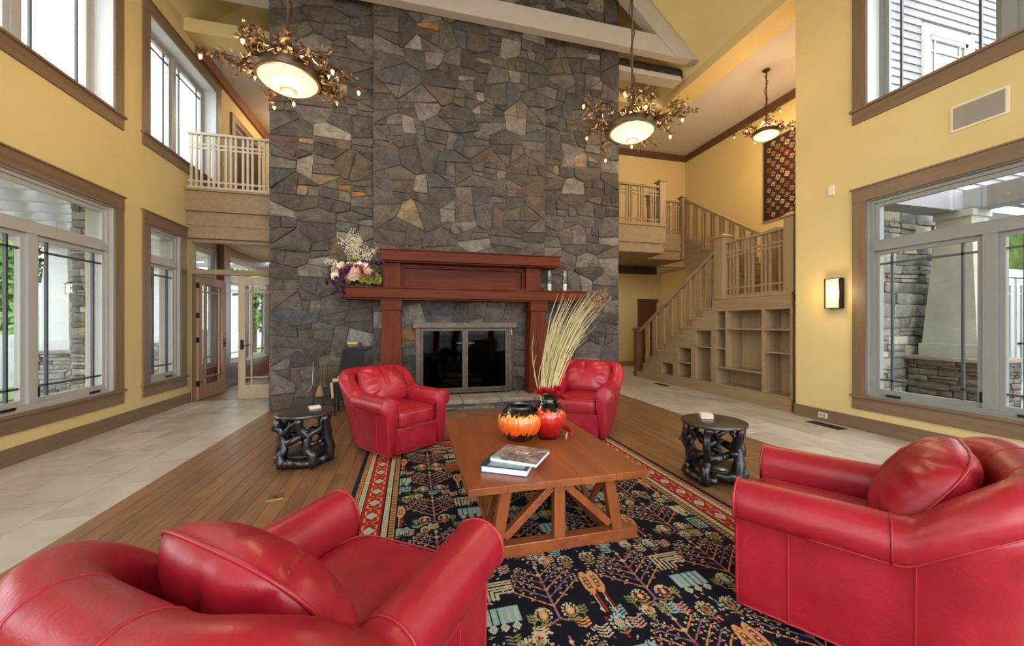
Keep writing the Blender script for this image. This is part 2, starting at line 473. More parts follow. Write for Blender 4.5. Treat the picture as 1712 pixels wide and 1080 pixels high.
def rubble(u0, u1, v0, v1, cell, amin, amax, rng, gap=.008, asp=1.35, tilt=8, cutc=.02):
    """coarse irregular cells, each split by slanting cuts into roughly squared stones"""
    sites = []; nu = max(1, round((u1 - u0) / cell[0])); nv = max(1, round((v1 - v0) / cell[1]))
    du, dv = (u1 - u0) / nu, (v1 - v0) / nv
    for j in range(nv):
        for i in range(nu):
            sites.append((u0 + (i + .5 + (.25 if j % 2 else -.25) * (nu > 1) + rng.uniform(-.2, .2)) * du, v0 + (j + .5 + rng.uniform(-.28, .28)) * dv))
    work = []
    for i, p in enumerate(sites):
        poly = [(u0, v0), (u1, v0), (u1, v1), (u0, v1)]
        for d, j in sorted(((q[0] - p[0]) ** 2 + ((q[1] - p[1]) * 1.2) ** 2, j) for j, q in enumerate(sites) if j != i)[:18]:
            q = sites[j]; nx, ny = q[0] - p[0], (q[1] - p[1]) * 1.44; l = math.hypot(nx, ny) or 1
            poly = clip(poly, (p[0] + q[0]) / 2, (p[1] + q[1]) / 2, nx / l, ny / l)
            if len(poly) < 3: break
        if len(poly) >= 3: work.append((poly, 0))
    done = []
    while work:
        poly, dp = work.pop()
        ar = area2(poly)
        if ar < amin * 1.6 or (ar < amax and rng.random() < .55) or dp > 7: done.append(poly); continue
        us = [p[0] for p in poly]; vs = [p[1] for p in poly]; w, h = max(us) - min(us), max(vs) - min(vs)
        f = rng.uniform(.36, .64)
        if w > h * asp * rng.uniform(.75, 1.25): px, py, an = min(us) + w * f, (min(vs) + max(vs)) / 2, R(rng.gauss(0, tilt))
        else: px, py, an = (min(us) + max(us)) / 2, min(vs) + h * f, R(90 + rng.gauss(0, tilt * .7))
        nx, ny = math.cos(an), math.sin(an)
        a = clip(poly, px, py, nx, ny); b = clip(poly, px, py, -nx, -ny)
        def thin(q):
            uu = [p[0] for p in q]; vv = [p[1] for p in q]; return min(max(uu) - min(uu), max(vv) - min(vv)) ** 2 < .10 * area2(q) or area2(q) < .4 * (max(uu) - min(uu)) * (max(vv) - min(vv))
        if len(a) < 3 or len(b) < 3: done.append(poly); continue
        if (thin(a) or thin(b)) and dp < 6: work.append((poly, dp + 1)); continue
        work += [(a, dp + 1), (b, dp + 1)]
    out = []
    for poly in done:
        if sum(poly[k - 1][0] * poly[k][1] - poly[k][0] * poly[k - 1][1] for k in range(len(poly))) < 0: poly = poly[::-1]
        q = list(poly); g = gap * rng.uniform(.6, 1.5) / 2
        for k in range(len(poly)):
            a, b = poly[k - 1], poly[k]; l = math.dist(a, b)
            if l < 1e-5: continue
            nx, ny = (b[1] - a[1]) / l, -(b[0] - a[0]) / l
            q = clip(q, a[0] - nx * g, a[1] - ny * g, nx, ny)
            if len(q) < 3: break
        q = [p for k, p in enumerate(q) if math.dist(p, q[k - 1]) > .008]
        if len(q) < 3: continue
        cut = []
        for k in range(len(q)):
            a, b, c = q[k - 1], q[k], q[(k + 1) % len(q)]
            t1 = min(.3, cutc / max(math.dist(a, b), 1e-3)) * rng.uniform(.2, 1.4); t2 = min(.3, cutc / max(math.dist(b, c), 1e-3)) * rng.uniform(.2, 1.4)
            cut += [(b[0] + (a[0] - b[0]) * t1, b[1] + (a[1] - b[1]) * t1), (b[0] + (c[0] - b[0]) * t2, b[1] + (c[1] - b[1]) * t2)]
        ar = area2(cut)
        if ar > .0008: out.append((ar, cut))
    return out
def coursed(u0, u1, v0, v1, rh, rw, rng, gap=.008, cutc=.012):
    """courses of roughly squared stones with wavering bed joints"""
    out = []; v = v0; rows = [v0]
    while v < v1 - rh[0]:
        v += rng.uniform(*rh); rows.append(min(v, v1))
    rows[-1] = v1
    ph = [(rng.uniform(0, 6), rng.uniform(1.5, 4), rng.uniform(.05, .22)) for _ in rows]
    def bed(i, u):
        if i == 0 or i == len(rows) - 1: return rows[i]
        p, q, a = ph[i]; return rows[i] + a * rh[0] * (math.sin(u * q + p) + .6 * math.sin(u * q * 3.7 + p))
    for i in range(len(rows) - 1):
        u = u0 - rng.uniform(0, .6) * rw[0]
        while u < u1:
            w = rng.uniform(*rw); a, b = max(u, u0), min(u + w, u1); u += w
            if b - a < .03: continue
            splits = [(0, 1)] if rng.random() > .22 else [(0, .5), (.5, 1)]
            for f0, f1 in splits:
                sa, sb = rng.uniform(-.015, .015), rng.uniform(-.015, .015); g = gap / 2
                lo = lambda x: bed(i, x) * (1 - f0) + bed(i + 1, x) * f0
                hi = lambda x: bed(i, x) * (1 - f1) + bed(i + 1, x) * f1
                q = [(a + g, lo(a) + g), (b - g, lo(b) + g), (b - g + sb * (b < u1), hi(b) - g), (a + g + sa * (a > u0), hi(a) - g)]
                cut = []
                for k in range(4):
                    A_, B2, C_ = q[k - 1], q[k], q[(k + 1) % 4]
                    t1 = min(.3, cutc / max(math.dist(A_, B2), 1e-3)) * rng.uniform(.3, 1.5); t2 = min(.3, cutc / max(math.dist(B2, C_), 1e-3)) * rng.uniform(.3, 1.5)
                    cut += [(B2[0] + (A_[0] - B2[0]) * t1, B2[1] + (A_[1] - B2[1]) * t1), (B2[0] + (C_[0] - B2[0]) * t2, B2[1] + (C_[1] - B2[1]) * t2)]
                out.append((area2(cut), cut))
    return out
def stone_mesh(mb, poly, place, depth, rng, proud=.02, bev=.018):
    """place(u, v, d) -> 3-D point, d = how far out of the wall"""
    n = len(poly); cx = sum(p[0] for p in poly) / n; cy = sum(p[1] for p in poly) / n
    tx, ty = rng.uniform(-.06, .06), rng.uniform(-.07, .07); pr_ = rng.uniform(-proud, proud)
    vs = []
    for r in range(3):
        for u, v in poly:
            l = math.hypot(u - cx, v - cy) or 1
            k = 1 if r < 2 else max(.3, 1 - bev * rng.uniform(.7, 1.8) / l)
            uu, vv = cx + (u - cx) * k, cy + (v - cy) * k
            d = 0 if r == 0 else depth + pr_ + (uu - cx) * tx + (vv - cy) * ty - (bev * .8 if r == 1 else rng.uniform(-.004, .006))
            vs.append(place(uu, vv, d))
    vs.append(place(cx + rng.uniform(-.1, .1) * .2, cy, depth + pr_ + rng.uniform(-.004, .018)))
    fs = []
    for r in range(2):
        for k in range(n): fs.append((r * n + k, r * n + (k + 1) % n, (r + 1) * n + (k + 1) % n, (r + 1) * n + k))
    for k in range(n): fs.append((2 * n + k, 2 * n + (k + 1) % n, 3 * n))
    mb.add(vs, fs)
    return len(vs)
def tint_mesh(me, cols):
    at = me.color_attributes.new('tint', 'FLOAT_COLOR', 'POINT')
    at.data.foreach_set('color', np.array(cols, dtype=np.float32).ravel())
CHIM_COLS = [(rgb(78, 71, 67), 5), (rgb(90, 82, 76), 5), (rgb(102, 93, 87), 4), (rgb(120, 111, 104), 2), (rgb(84, 81, 82), 2.2), (rgb(96, 83, 72), 3.5), (rgb(136, 127, 118), .7), (rgb(146, 122, 94), .4), (rgb(158, 108, 58), .10), (rgb(100, 83, 73), 1.5)]
LEDGE_COLS = [(rgb(132, 130, 126), 4), (rgb(152, 148, 142), 3), (rgb(112, 110, 108), 3), (rgb(172, 166, 154), 1.2), (rgb(140, 126, 108), 1)]
def pick(cols, rng):
    t = rng.random() * sum(w for _, w in cols)
    for c, w in cols:
        t -= w
        if t <= 0: return c
    return c
def lay_stones(polys, place, mat, parent, cols, rng, depth=.05, single=10 ** 6, rest='stone_field', proud=.02, bev=.018, keep=None):
    polys = sorted(polys, key=lambda p: -p[0])
    if keep: polys = [p for p in polys if keep(p[1])]
    mb = MB(); rc = []
    for i, (ar, poly) in enumerate(polys):
        c = pick(cols, rng); k = rng.uniform(.85, 1.15)
        c = (c[0] * k, c[1] * k, c[2] * k, 1)
        if i < single:
            b = MB(); nv = stone_mesh(b, poly, place, depth, rng, proud, bev)
            me = b.mesh('stone'); tint_mesh(me, [c] * nv)
            link('stone', me, mat, parent, smooth=35)
        else:
            nv = stone_mesh(mb, poly, place, depth, rng, proud, bev); rc += [c] * nv
    if mb.v:
        me = mb.mesh(rest); tint_mesh(me, rc)
        link(rest, me, mat, parent, smooth=35, kind='stuff')

# ------------------------------------------------------------------ room dimensions
XL, XR = -3.86, 5.72            # side walls
YB = -2.9                       # wall behind the viewer
CH0, CH1 = -2.23, 4.02          # chimney sides
CF, CC = 6.92, 6.80             # chimney faces: wings, centre
RIDGE = (XL + XR) / 2
ZP, SLOPE = 6.70, .86           # plate height, roof pitch
rng = random.Random(7)

def window(name, wall, sg, y0, y1, z0, z1, fm, transom=None, mull=(), setback=.07, casing=.16, head=.17, bars=True, label=None, crank=False):
    """sg: outward direction along X; casing on the room side, frame and panes set back in the opening"""
    w = thing(name, (wall, (y0 + y1) / 2, z0), kind='structure')
    def B(nm, m, d0, d1, a0, a1, b0, b1, par=w, bev=0): return bx(nm, m, par, wall + sg * d0, wall + sg * d1, a0, a1, b0, b1, bev)
    if casing:
        c = casing
        B('head_casing', M_TRIM, -.03, .005, y0 - c, y1 + c, z1, z1 + head)
        B('head_cap', M_TRIM, -.045, .0, y0 - c - .02, y1 + c + .02, z1 + head, z1 + head + .02)
        B('side_casing', M_TRIMV, -.025, .005, y0 - c, y0, z0, z1)
        B('side_casing', M_TRIMV, -.025, .005, y1, y1 + c, z0, z1)
        B('sill', M_TRIM, -.05, .02, y0 - c - .02, y1 + c + .02, z0 - .03, z0)
        B('apron', M_TRIM, -.025, .005, y0 - c, y1 + c, z0 - .19, z0 - .03)
    rvm = M_REVEAL if setback > .12 else fm
    if True:
        for a0, a1, b0, b1 in ((y0, y0 + .012, z0, z1), (y1 - .012, y1, z0, z1), (y0, y1, z1 - .012, z1), (y0, y1, z0, z0 + .012)):
            B('reveal_board', rvm, -.004, .28 if wall != VXW else .14, a0, a1, b0, b1)
    d0, d1 = setback, setback + .09
    fw = .055
    B('frame_jamb', fm, d0, d1, y0, y0 + fw, z0, z1); B('frame_jamb', fm, d0, d1, y1 - fw, y1, z0, z1)
    B('frame_head', fm, d0, d1, y0 + fw, y1 - fw, z1 - fw, z1); B('frame_sill', fm, d0, d1, y0 + fw, y1 - fw, z0, z0 + fw)
    rows = [(z0 + fw, z1 - fw)]
    if transom:
        B('transom_bar', fm, d0 - .015, d1, y0 + fw, y1 - fw, transom - .045, transom + .045)
        rows = [(z0 + fw, transom - .045), (transom + .045, z1 - fw)]
    ys = [y0 + fw] + [e for m_ in sorted(mull) for e in (m_ - .05, m_ + .05)] + [y1 - fw]
    for m_ in mull: B('mullion', fm, d0 - .01, d1, m_ - .05, m_ + .05, rows[0][0], rows[0][1] if transom else z1 - fw)
    for ri, (b0, b1) in enumerate(rows):
        cols = [(ys[i], ys[i + 1]) for i in range(0, len(ys), 2)] if (ri == 0 or not transom) else [(y0 + fw, y1 - fw)]
        for a0, a1 in cols:
            s = .05
            sash = cells('sash', fm, 'X', wall + sg * (d0 + .02), sg * .05, [a0, a0 + s, a1 - s, a1], [b0, b0 + s, b1 - s, b1], lambda a, b: not (a0 + s < a < a1 - s and b0 + s < b < b1 - s), w)
            B('pane', M_GLASS, d0 + .04, d0 + .046, a0 + s, a1 - s, b0 + s, b1 - s, sash)
            if bars and ri == 0:
                t = .011; i_ = .12
                for yy in (a0 + s + i_, a1 - s - i_): B('muntin', M_MUNT, d0 + .03, d0 + .056, yy - t, yy + t, b0 + s, b1 - s, sash)
                for zz in ((b0 + s + i_, b1 - s - i_) if setback < .12 else (b1 - s - i_,)): B('muntin', M_MUNT, d0 + .03, d0 + .056, a0 + s, a1 - s, zz - t, zz + t, sash)
            if crank and ri == 0:
                B('crank_handle', M_BLACK, d0 - .02, d0 + .02, a1 - .28, a1 - .14, b0 - .03, b0 - .005, sash)
                B('sash_lock', M_BLACK, d0 - .015, d0 + .01, a0 + .005, a0 + .02, b0 + .06, b0 + .17, sash)
    return w

VXW = -3.95
LOW = (.50, 2.95); UPP = (4.24, 6.09)
# left wall with its windows
lw = [(4.18, 6.27), (6.98, 7.78)]
lholes = [(4.18, 6.27) + LOW, (6.98, 7.78, .50, 2.90), (4.18, 6.27) + UPP, (6.98, 9.03) + UPP]
back_ys = [(1.1, 3.2), (-2.2, .1)]  # unseen windows, put in to let more daylight into the room
for a, b in back_ys: lholes += [(a, b) + LOW, (a, b) + UPP]
def in_left(a, b):
    if a > 8.1 and b < 3.1: return False
    return not any(h[0] < a < h[1] and h[2] < b < h[3] for h in lholes)
A = [YB, 8.1, 12.0]; B_ = [-.05, 3.1, 6.9]
for h in lholes: A += h[:2]; B_ += h[2:]
cells('wall_left', M_WALL, 'X', XL, -.30, A, B_, in_left, kind='structure')
window('window_1', XL, -1, 4.18, 6.27, *LOW, M_FRAMEL, 2.395, (5.19,), .035, crank=True)
window('window_2', XL, -1, 6.98, 7.78, .50, 2.90, M_FRAMEL, 2.38, (), .035, crank=True)
window('window_3', XL, -1, 4.18, 6.27, *UPP, M_FRAMEL, None, (5.22,), .2)
window('window_4', XL, -1, 6.98, 9.03, *UPP, M_FRAMEL, None, (8.0,), .2)
k = 4
for a, b in back_ys:
    k += 1; window(f'window_{k}', XL, -1, a, b, *LOW, M_FRAMEL, 2.395, ((a + b) / 2,), .07)
    k += 1; window(f'window_{k}', XL, -1, a, b, *UPP, M_FRAMEL, None, ((a + b) / 2,), .2)
# right wall
rys = [(1.42, 3.66), (-1.7, .5)]
rh = []
for a, b in rys: rh += [(a, b, .46, 3.0), (a, b) + UPP]
holed('wall_right', M_WALL, 'X', XR, .30, YB, 4.62, -.05, 6.9, rh, kind='structure')
for a, b in rys:
    k += 1; window(f'window_{k}', XR, 1, a, b, .46, 3.0, M_FRAMER, 2.375, ((a + b) / 2 + .04,), .035, crank=True)
    k += 1; window(f'window_{k}', XR, 1, a, b, *UPP, M_FRAMER, None, ((a + b) / 2 - .02,), .2)
# unseen wall behind the viewer, glazed and set close to bring in more light
bh = [(-3.7, -1.45, .1, 3.3), (-1.35, .9, .1, 3.3), (1.0, 3.25, .1, 3.3), (3.35, 5.6, .1, 3.3), (-3.7, -1.45, 3.45, 6.7), (-1.35, .9, 3.45, 6.7), (1.0, 3.25, 3.45, 6.7), (3.35, 5.6, 3.45, 6.7)]
holed('wall_back', M_WALL, 'Y', YB, -.3, XL - .3, XR + .3, -.05, 6.9, bh, kind='structure')
for h in bh:
    k += 1
    w = thing(f'window_{k}', ((h[0] + h[1]) / 2, YB, h[2]), kind='structure')
    for a0, a1, b0, b1 in ((h[0], h[0] + .08, h[2], h[3]), (h[1] - .08, h[1], h[2], h[3]), (h[0], h[1], h[2], h[2] + .08), (h[0], h[1], h[3] - .08, h[3])):
        bx('frame', M_FRAMEL, w, a0, a1, YB - .2, YB - .1, b0, b1)
    bx('pane', M_GLASS, w, h[0] + .08, h[1] - .08, YB - .155, YB - .15, h[2] + .08, h[3] - .08)
MB().prism([(XL - .3, YB - .3, 6.9), (XR + .3, YB - .3, 6.9), (RIDGE, YB - .3, 6.9 + SLOPE * 4.8)], (0, .3, 0)).build('wall_gable_back', M_WALL, kind='structure')

# sloping ceilings
zr = ZP + SLOPE * (RIDGE - XL)
for nm, x0 in (('ceiling_left', XL), ('ceiling_right', XR)):
    MB().prism([(x0, YB, ZP), (RIDGE, YB, zr), (RIDGE, YB, zr + .2), (x0, YB, ZP + .2)], (0, 8.3 - YB, 0)).build(nm, M_CEIL_Y, kind='structure')
# end wall above the balconies and its header beams
MB().prism([(XL, 8.22, 6.6), (XR, 8.22, 6.6), (XR, 8.22, 6.75), (RIDGE, 8.22, zr + .1), (XL, 8.22, 6.75)], (0, .15, 0)).build('wall_gable', M_CEIL_Y, kind='structure')
bx('trim_1', M_WALL, None, XL, CH0 - .005, 7.88, 8.25, 6.50, 6.74, kind='structure')
bx('trim_2', M_WALL, None, CH1 + .005, XR + .5, 7.88, 8.25, 6.50, 6.74, kind='structure')
bx('trim_3', M_WALL, None, XR, XR + .5, 4.62, 7.88, 6.50, 6.92, kind='structure')
# flat white ceilings over the halls
bx('ceiling_hall', M_CEIL_W, None, XL, 8.2, 8.25, 12.2, 6.55, 6.65, kind='structure')
bx('ceiling_stair', M_CEIL_W, None, XR + .5, 8.2, 4.62, 8.25, 6.55, 6.65, kind='structure')
# truss
tr = thing('roof_truss', (RIDGE, 6.6, 6.75), label='grey painted roof truss with a bottom chord crossing the chimney front', cat='beam')
bx('bottom_chord', M_TRUSS, tr, XL + .02, XR - .02, 6.60, 6.80 - .03, 6.75, 7.11, .006)
for x0, sg in ((XL, 1), (XR, -1)):
    L = 5.2; tp = lambda d: ZP + SLOPE * d - .03
    MB().prism([(x0 + sg * .08, 6.585, 6.755), (x0 + sg * .64, 6.585, 6.755), (x0 + sg * L, 6.585, tp(L) - .45), (x0 + sg * L, 6.585, tp(L)), (x0 + sg * .11, 6.585, tp(.11))], (0, .2, 0)).build('rafter', M_TRUSS, tr)
tb = thing('tie_beam', (4.8, 7.1, 6.55), label='grey tie beam with a painted shade strip right of the chimney behind the truss', cat='beam')
bx('shade_strip', M_DARK, tb, CH1 + .01, 5.60, 7.02, 7.25, 6.67, 6.84)  # dark colour stands in for the shade tucked behind the truss
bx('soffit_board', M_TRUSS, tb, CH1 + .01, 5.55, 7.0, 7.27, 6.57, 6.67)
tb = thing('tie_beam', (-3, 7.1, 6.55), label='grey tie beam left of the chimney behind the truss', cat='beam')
bx('shade_strip', M_DARK, tb, XL + .3, CH0 - .01, 7.02, 7.25, 6.80, 6.97)  # shade painted as a dark box, as on the right beam
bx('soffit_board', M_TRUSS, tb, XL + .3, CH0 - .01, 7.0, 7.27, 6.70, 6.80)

# stair hall walls
HX = 8.15
bx('wall_stair_right', M_WALL, None, HX, HX + .2, 4.62, 11.5, -.05, 6.6, kind='structure')
bx('wall_stair_near', M_WALL, None, XR + .30, HX, 4.62, 4.72, -.05, 6.6, kind='structure')
bx('wall_hall_upper', M_WALL, None, CH1 - .5, HX, 10.1, 10.2, 3.1, 6.55, kind='structure')
bx('wall_hall_lower', M_WALL, None, CH1 - .5, HX, 11.3, 11.4, -.05, 3.1, kind='structure')
bx('wall_hall_left_end', M_WALL, None, XL, CH0 + .5, 12.0, 12.1, 3.1, 6.55, kind='structure')
bx('wall_hall_back', M_WALL, None, XL, HX + .2, 12.2, 12.3, 3.1, 6.6, kind='structure')
bx('wall_hall_back_lower', M_WALL, None, CH0 + .5, CH1 - .4, 12.0, 12.1, -.05, 3.2, kind='structure')
bx('ceiling_hall_lower', M_CEIL_W, None, CH0 + .13, HX, 10.1, 12.2, 3.07, 3.12, kind='structure')
bx('baseboard_hall', M_STAIR, None, CH1 - .4, HX, 11.27, 11.3, 0, .17, kind='structure')
for i, (x0, x1, y0, y1) in enumerate(((CH1 - .3, HX, 10.04, 10.1), (HX - .06, HX, 4.72, 10.04))):
    bx(f'trim_{10 + i}', M_CROWN, None, x0, x1, y0, y1, 6.37, 6.55, kind='structure')
bx('trim_12', M_CROWNL, None, XL, XL + .07, 8.25, 12.0, 6.33, 6.55, kind='structure')
# baseboards
bx('baseboard_left', M_TRIM, None, XL, XL + .03, YB, 8.05, 0, .17, kind='structure')
bx('baseboard_right', M_TRIM, None, XR - .03, XR, YB, 4.62, 0, .17, kind='structure')
# upper closet door on the left balcony wall
d = thing('door_3', (XL, 10.6, 3.78), kind='structure')
bx('leaf', M_DARK, d, XL, XL + .02, 9.8, 11.4, 3.78, 5.87)
bx('side_casing', M_TRIMV, d, XL, XL + .04, 9.65, 9.8, 3.78, 5.87); bx('head_casing', M_TRIM, d, XL, XL + .04, 9.65, 11.5, 5.87, 6.03)
bx('louvre_bar', M_RAILW, d, XL + .02, XL + .035, 9.82, 11.4, 5.74, 5.765)

# ------------------------------------------------------------------ floors
fl_ = bx('floor', M_MORTAR, None, XL - .3, HX, YB - .3, 12.2, -.12, -.012, kind='structure')
rg = random.Random(3)
wX0, wX1 = CH0, 4.01
nrow = 49; pw = (wX1 - wX0) / nrow
nplank = 0
for r in range(nrow):
    x0 = wX0 + r * pw
    y = -1.6 - rg.uniform(0, 1.2)
    while y < 6.95:
        l = rg.uniform(1.5, 2.7)
        y1 = min(y + l, 6.95)
        if y1 > .2:
            b = MB(); e = .0016; g = .0009
            b.add([(x0 + g, y + g, -.01), (x0 + pw - g, y + g, -.01), (x0 + pw - g, y1 - g, -.01), (x0 + g, y1 - g, -.01),
                   (x0 + g, y + g, -e), (x0 + pw - g, y + g, -e), (x0 + pw - g, y1 - g, -e), (x0 + g, y1 - g, -e),
                   (x0 + g + e, y + g + e, 0), (x0 + pw - g - e, y + g + e, 0), (x0 + pw - g - e, y1 - g - e, 0), (x0 + g + e, y1 - g - e, 0)],
                  [(8, 9, 10, 11)] + [(a, (a + 1) % 4, 4 + (a + 1) % 4, 4 + a) for a in range(4)] + [(4 + a, 4 + (a + 1) % 4, 8 + (a + 1) % 4, 8 + a) for a in range(4)])
            b.build('plank', M_PLANK, fl_, fixn=False); nplank += 1
        y = y1
bx('plank_field', M_PLANK, fl_, wX0, wX1, YB, .2 - .0, -.011, -.004, kind='stuff')
def tile(x0, x1, y0, y1):
    b = MB(); g = .0025; e = .002; z = -.001
    b.add([(x0 + g, y0 + g, -.011), (x1 - g, y0 + g, -.011), (x1 - g, y1 - g, -.011), (x0 + g, y1 - g, -.011),
           (x0 + g, y0 + g, z - e), (x1 - g, y0 + g, z - e), (x1 - g, y1 - g, z - e), (x0 + g, y1 - g, z - e),
           (x0 + g + e, y0 + g + e, z), (x1 - g - e, y0 + g + e, z), (x1 - g - e, y1 - g - e, z), (x0 + g + e, y1 - g - e, z)],
          [(8, 9, 10, 11)] + [(a, (a + 1) % 4, 4 + (a + 1) % 4, 4 + a) for a in range(4)] + [(4 + a, 4 + (a + 1) % 4, 8 + (a + 1) % 4, 8 + a) for a in range(4)])
    b.build('tile', M_TILE, fl_, fixn=False)
for c, (x0, x1) in enumerate(((-2.62, -2.23), (-3.07, -2.62), (-3.52, -3.07), (-3.86, -3.52))):
    y = 1.6 - .3 * (c % 2)
    while y < 8.1:
        tile(x0, x1, y, min(y + .62, 8.1)); y += .62
for c, (x0, x1) in enumerate(((4.01, 4.44), (4.44, 4.89), (4.89, 5.34), (5.34, 5.80))):
    y = 1.5 - .3 * (c % 2)
    while y < 11.28:
        tile(x0, x1, y, min(y + .62, 11.3)); y += .62
bx('tile_field', M_TILE, fl_, XL, CH0, YB, 1.6, -.011, -.002, kind='stuff')
bx('tile_field', M_TILE, fl_, 4.01, XR, YB, 1.5, -.011, -.002, kind='stuff')
bx('vestibule_floor', M_PLANK, fl_, XL, CH0, 8.1, 12.6, -.011, -.002)
bx('hall_floor', M_TILE, fl_, 5.80, HX, 4.72, 11.3, -.011, -.002)
bx('hall_floor', M_TILE, fl_, CH0, 4.01, 8.5, 12.0, -.011, -.002)
# outdoor ground
bx('ground', M_PAVE, None, -40, 40, -40, 40, -.4, -.14, kind='structure')
bx('lawn', M_GRASS, None, -30, -7.6, -10, 30, -.14, -.08, kind='structure')

# ------------------------------------------------------------------ chimney
ch = thing('stone_chimney', ((CH0 + CH1) / 2, 7.6, 0), label='tall dark fieldstone chimney breast rising behind the mantel', cat='chimney')
C0, C1 = -.64, 2.41             # centre section
FX0, FX1, FZ1 = .10, 1.70, 1.32 # firebox opening
cells('core', M_MORTAR, 'Y', CF + .03, 1.25, [CH0, FX0, FX1, CH1], [0, FZ1, 7.97], lambda a, b: not (FX0 < a < FX1 and b < FZ1), ch)
cells('core', M_MORTAR, 'Y', CC + .03, CF - CC, [C0, FX0, FX1, C1], [0, FZ1, 8.6], lambda a, b: not (FX0 < a < FX1 and b < FZ1), ch)
polys = []
rs = random.Random(21)
RH, RW = (.17, .34), (.26, .52)
def wing(u0, u1, v0, v1, face):
    for ar, p in rubble(u0, u1, v0, v1, (.60, .46), .026, .16, rs, .010): polys.append((ar, p, face))
wing(CH0, C0 - .005, 0, 7.95, CF); wing(C1 + .005, CH1, 0, 7.95, CF)
wing(C0, FX0, .0, FZ1, CC); wing(FX1, C1, .0, FZ1, CC); wing(C0, C1, FZ1, 8.5, CC)
def seen(pf):
    p = pf[1]; cz = sum(q[1] for q in p) / len(p); cx_ = sum(q[0] for q in p) / len(p)
    hid = 1.95 > cz > 1.75 and -1 < cx_ < 2.9
    return (cz < 7.75) and not hid
big = sorted([p for p in polys if seen(p)], key=lambda p: -p[0])
single = set(id(p) for p in big[:300])
restm, restc = MB(), []
for p in polys:
    c = pick(CHIM_COLS, rs); kk = rs.uniform(.85, 1.15); c = (c[0] * kk, c[1] * kk, c[2] * kk, 1)
    pl = (lambda face: lambda u, v, d_: (u, face + .03 - d_, v))(p[2])
    if id(p) in single:
        b = MB(); nv = stone_mesh(b, p[1], pl, .034, rs, .014, .008); me = b.mesh('stone'); tint_mesh(me, [c] * nv)
        link('stone', me, M_STONE, ch, smooth=35)
    else:
        nv = stone_mesh(restm, p[1], pl, .034, rs, .014, .008); restc += [c] * nv
me = restm.mesh('small_stones'); tint_mesh(me, restc); link('stone_infill', me, M_STONE, ch, smooth=35, kind='stuff')
# its two sides
sm, scol = MB(), []
for xx, sg in ((CH0, -1), (CH1, 1)):
    for ar, p in rubble(CF + .03, CF + 1.25, 0, 7.95, (.95, .62), .022, .15, rs, .010):
        c = pick(CHIM_COLS, rs)
        nv = stone_mesh(sm, p, (lambda xx, sg: lambda u, v, d_: (xx + sg * d_ * .45, u, v))(xx, sg), .035, rs, .01, .016); scol += [c] * nv
me = sm.mesh('side_stones'); tint_mesh(me, scol); link('stone_sides', me, M_STONE, ch, smooth=35, kind='stuff')
# firebox lining
fb = thing('firebox', (.9, 7.2, .2), label='sooty black firebox recess behind the glass doors', cat='firebox')
fp = MB(); x0, x1 = FX0 + .01, FX1 - .01
bx('back_wall', M_SOOT, fb, x0 + .2, x1 - .2, 7.45, 7.5, .16, 1.3)
MB().prism([(x0, 6.86, .16), (x0 + .22, 7.48, .16), (x0 + .16, 7.5, .16), (x0 - .0, 6.95, .16)], (0, 0, 1.14)).build('cheek', M_SOOT, fb)
MB().prism([(x1, 6.86, .16), (x1 - .22, 7.48, .16), (x1 - .16, 7.5, .16), (x1, 6.95, .16)], (0, 0, 1.14)).build('cheek', M_SOOT, fb)
bx('fire_floor', M_SOOT, fb, x0, x1, 6.86, 7.5, .14, .16); bx('throat', M_SOOT, fb, x0, x1, 6.86, 7.5, 1.28, 1.31)
gr = thing('log_grate', (.9, 7.15, .16), label='iron fire grate inside the fireplace holding split logs', cat='grate')
for i in range(9): MB().tube([(.5 + i * .1, 6.98, .34), (.5 + i * .1, 7.0, .25), (.5 + i * .1, 7.3, .25), (.5 + i * .1, 7.32, .36)], .008, 6).build('grate_bar', M_IRON, gr)
for yy in (7.03, 7.27): MB().tube([(.46, yy, .24), (1.34, yy, .24)], .009, 6).build('cross_bar', M_IRON, gr)
for xx in (.55, 1.25):
    for yy in (7.03, 7.27): MB().tube([(xx, yy, .16), (xx, yy, .24)], .009, 6).build('leg', M_IRON, gr)
for i, (a, b_, r_, lb) in enumerate((((.55, 7.08, .315), (1.25, 7.1, .32), .055, 'front'), ((.6, 7.22, .315), (1.28, 7.2, .315), .055, 'rear'), ((.62, 7.18, .415), (1.1, 7.12, .42), .05, 'topmost'))):
    p = [Vector(a).lerp(Vector(b_), t) for t in (0, .3, .6, 1)]
    MB().tube(p, [r_, r_ * 1.08, r_ * .95, r_], 9).build('firewood_log', M_LOG, smooth=40, label=f'{lb} split log lying on the grate in the firebox', cat='log', group='logs in the fireplace')

# fireplace front
fp = thing('fireplace_doors', (.9, 6.78, .2), label='aged metal fireplace surround with two dark glass doors', cat='fireplace')
fy = 6.66
bx('lintel', M_IRON, fp, .0, 1.80, fy - .05, 6.79, 1.325, 1.42, .006)
for a, b_ in ((.05, .12), (1.66, 1.73)): bx('jamb', M_IRON, fp, a, b_, fy, 6.79, .20, 1.325, .004)
bx('threshold', M_IRON, fp, .12, 1.66, fy, 6.79, .20, .24)
for (a, b_, hx) in ((.125, .885, .86), (.89, 1.655, .915)):
    dr = cells('glass_door', M_IRON, 'Y', fy + .01, .03, [a, a + .045, b_ - .045, b_], [.245, .285, 1.275, 1.315], lambda u, v, a=a, b_=b_: not (a + .045 < u < b_ - .045 and .285 < v < 1.275), fp)
    bx('pane', M_FIREGLASS, dr, a + .045, b_ - .045, fy + .022, fy + .028, .285, 1.275)
    sg = -1 if hx < .88 else 1
    MB().tube([(hx, fy + .01, 1.06), (hx, fy - .035, 1.06), (hx + sg * .13, fy - .035, 1.06)], .008, 8).build('handle', M_SILVER, dr, smooth=True)
pk = thing('fire_poker', (1.72, 6.6, .17), label='iron poker leaning against the right fireplace jamb', cat='poker')
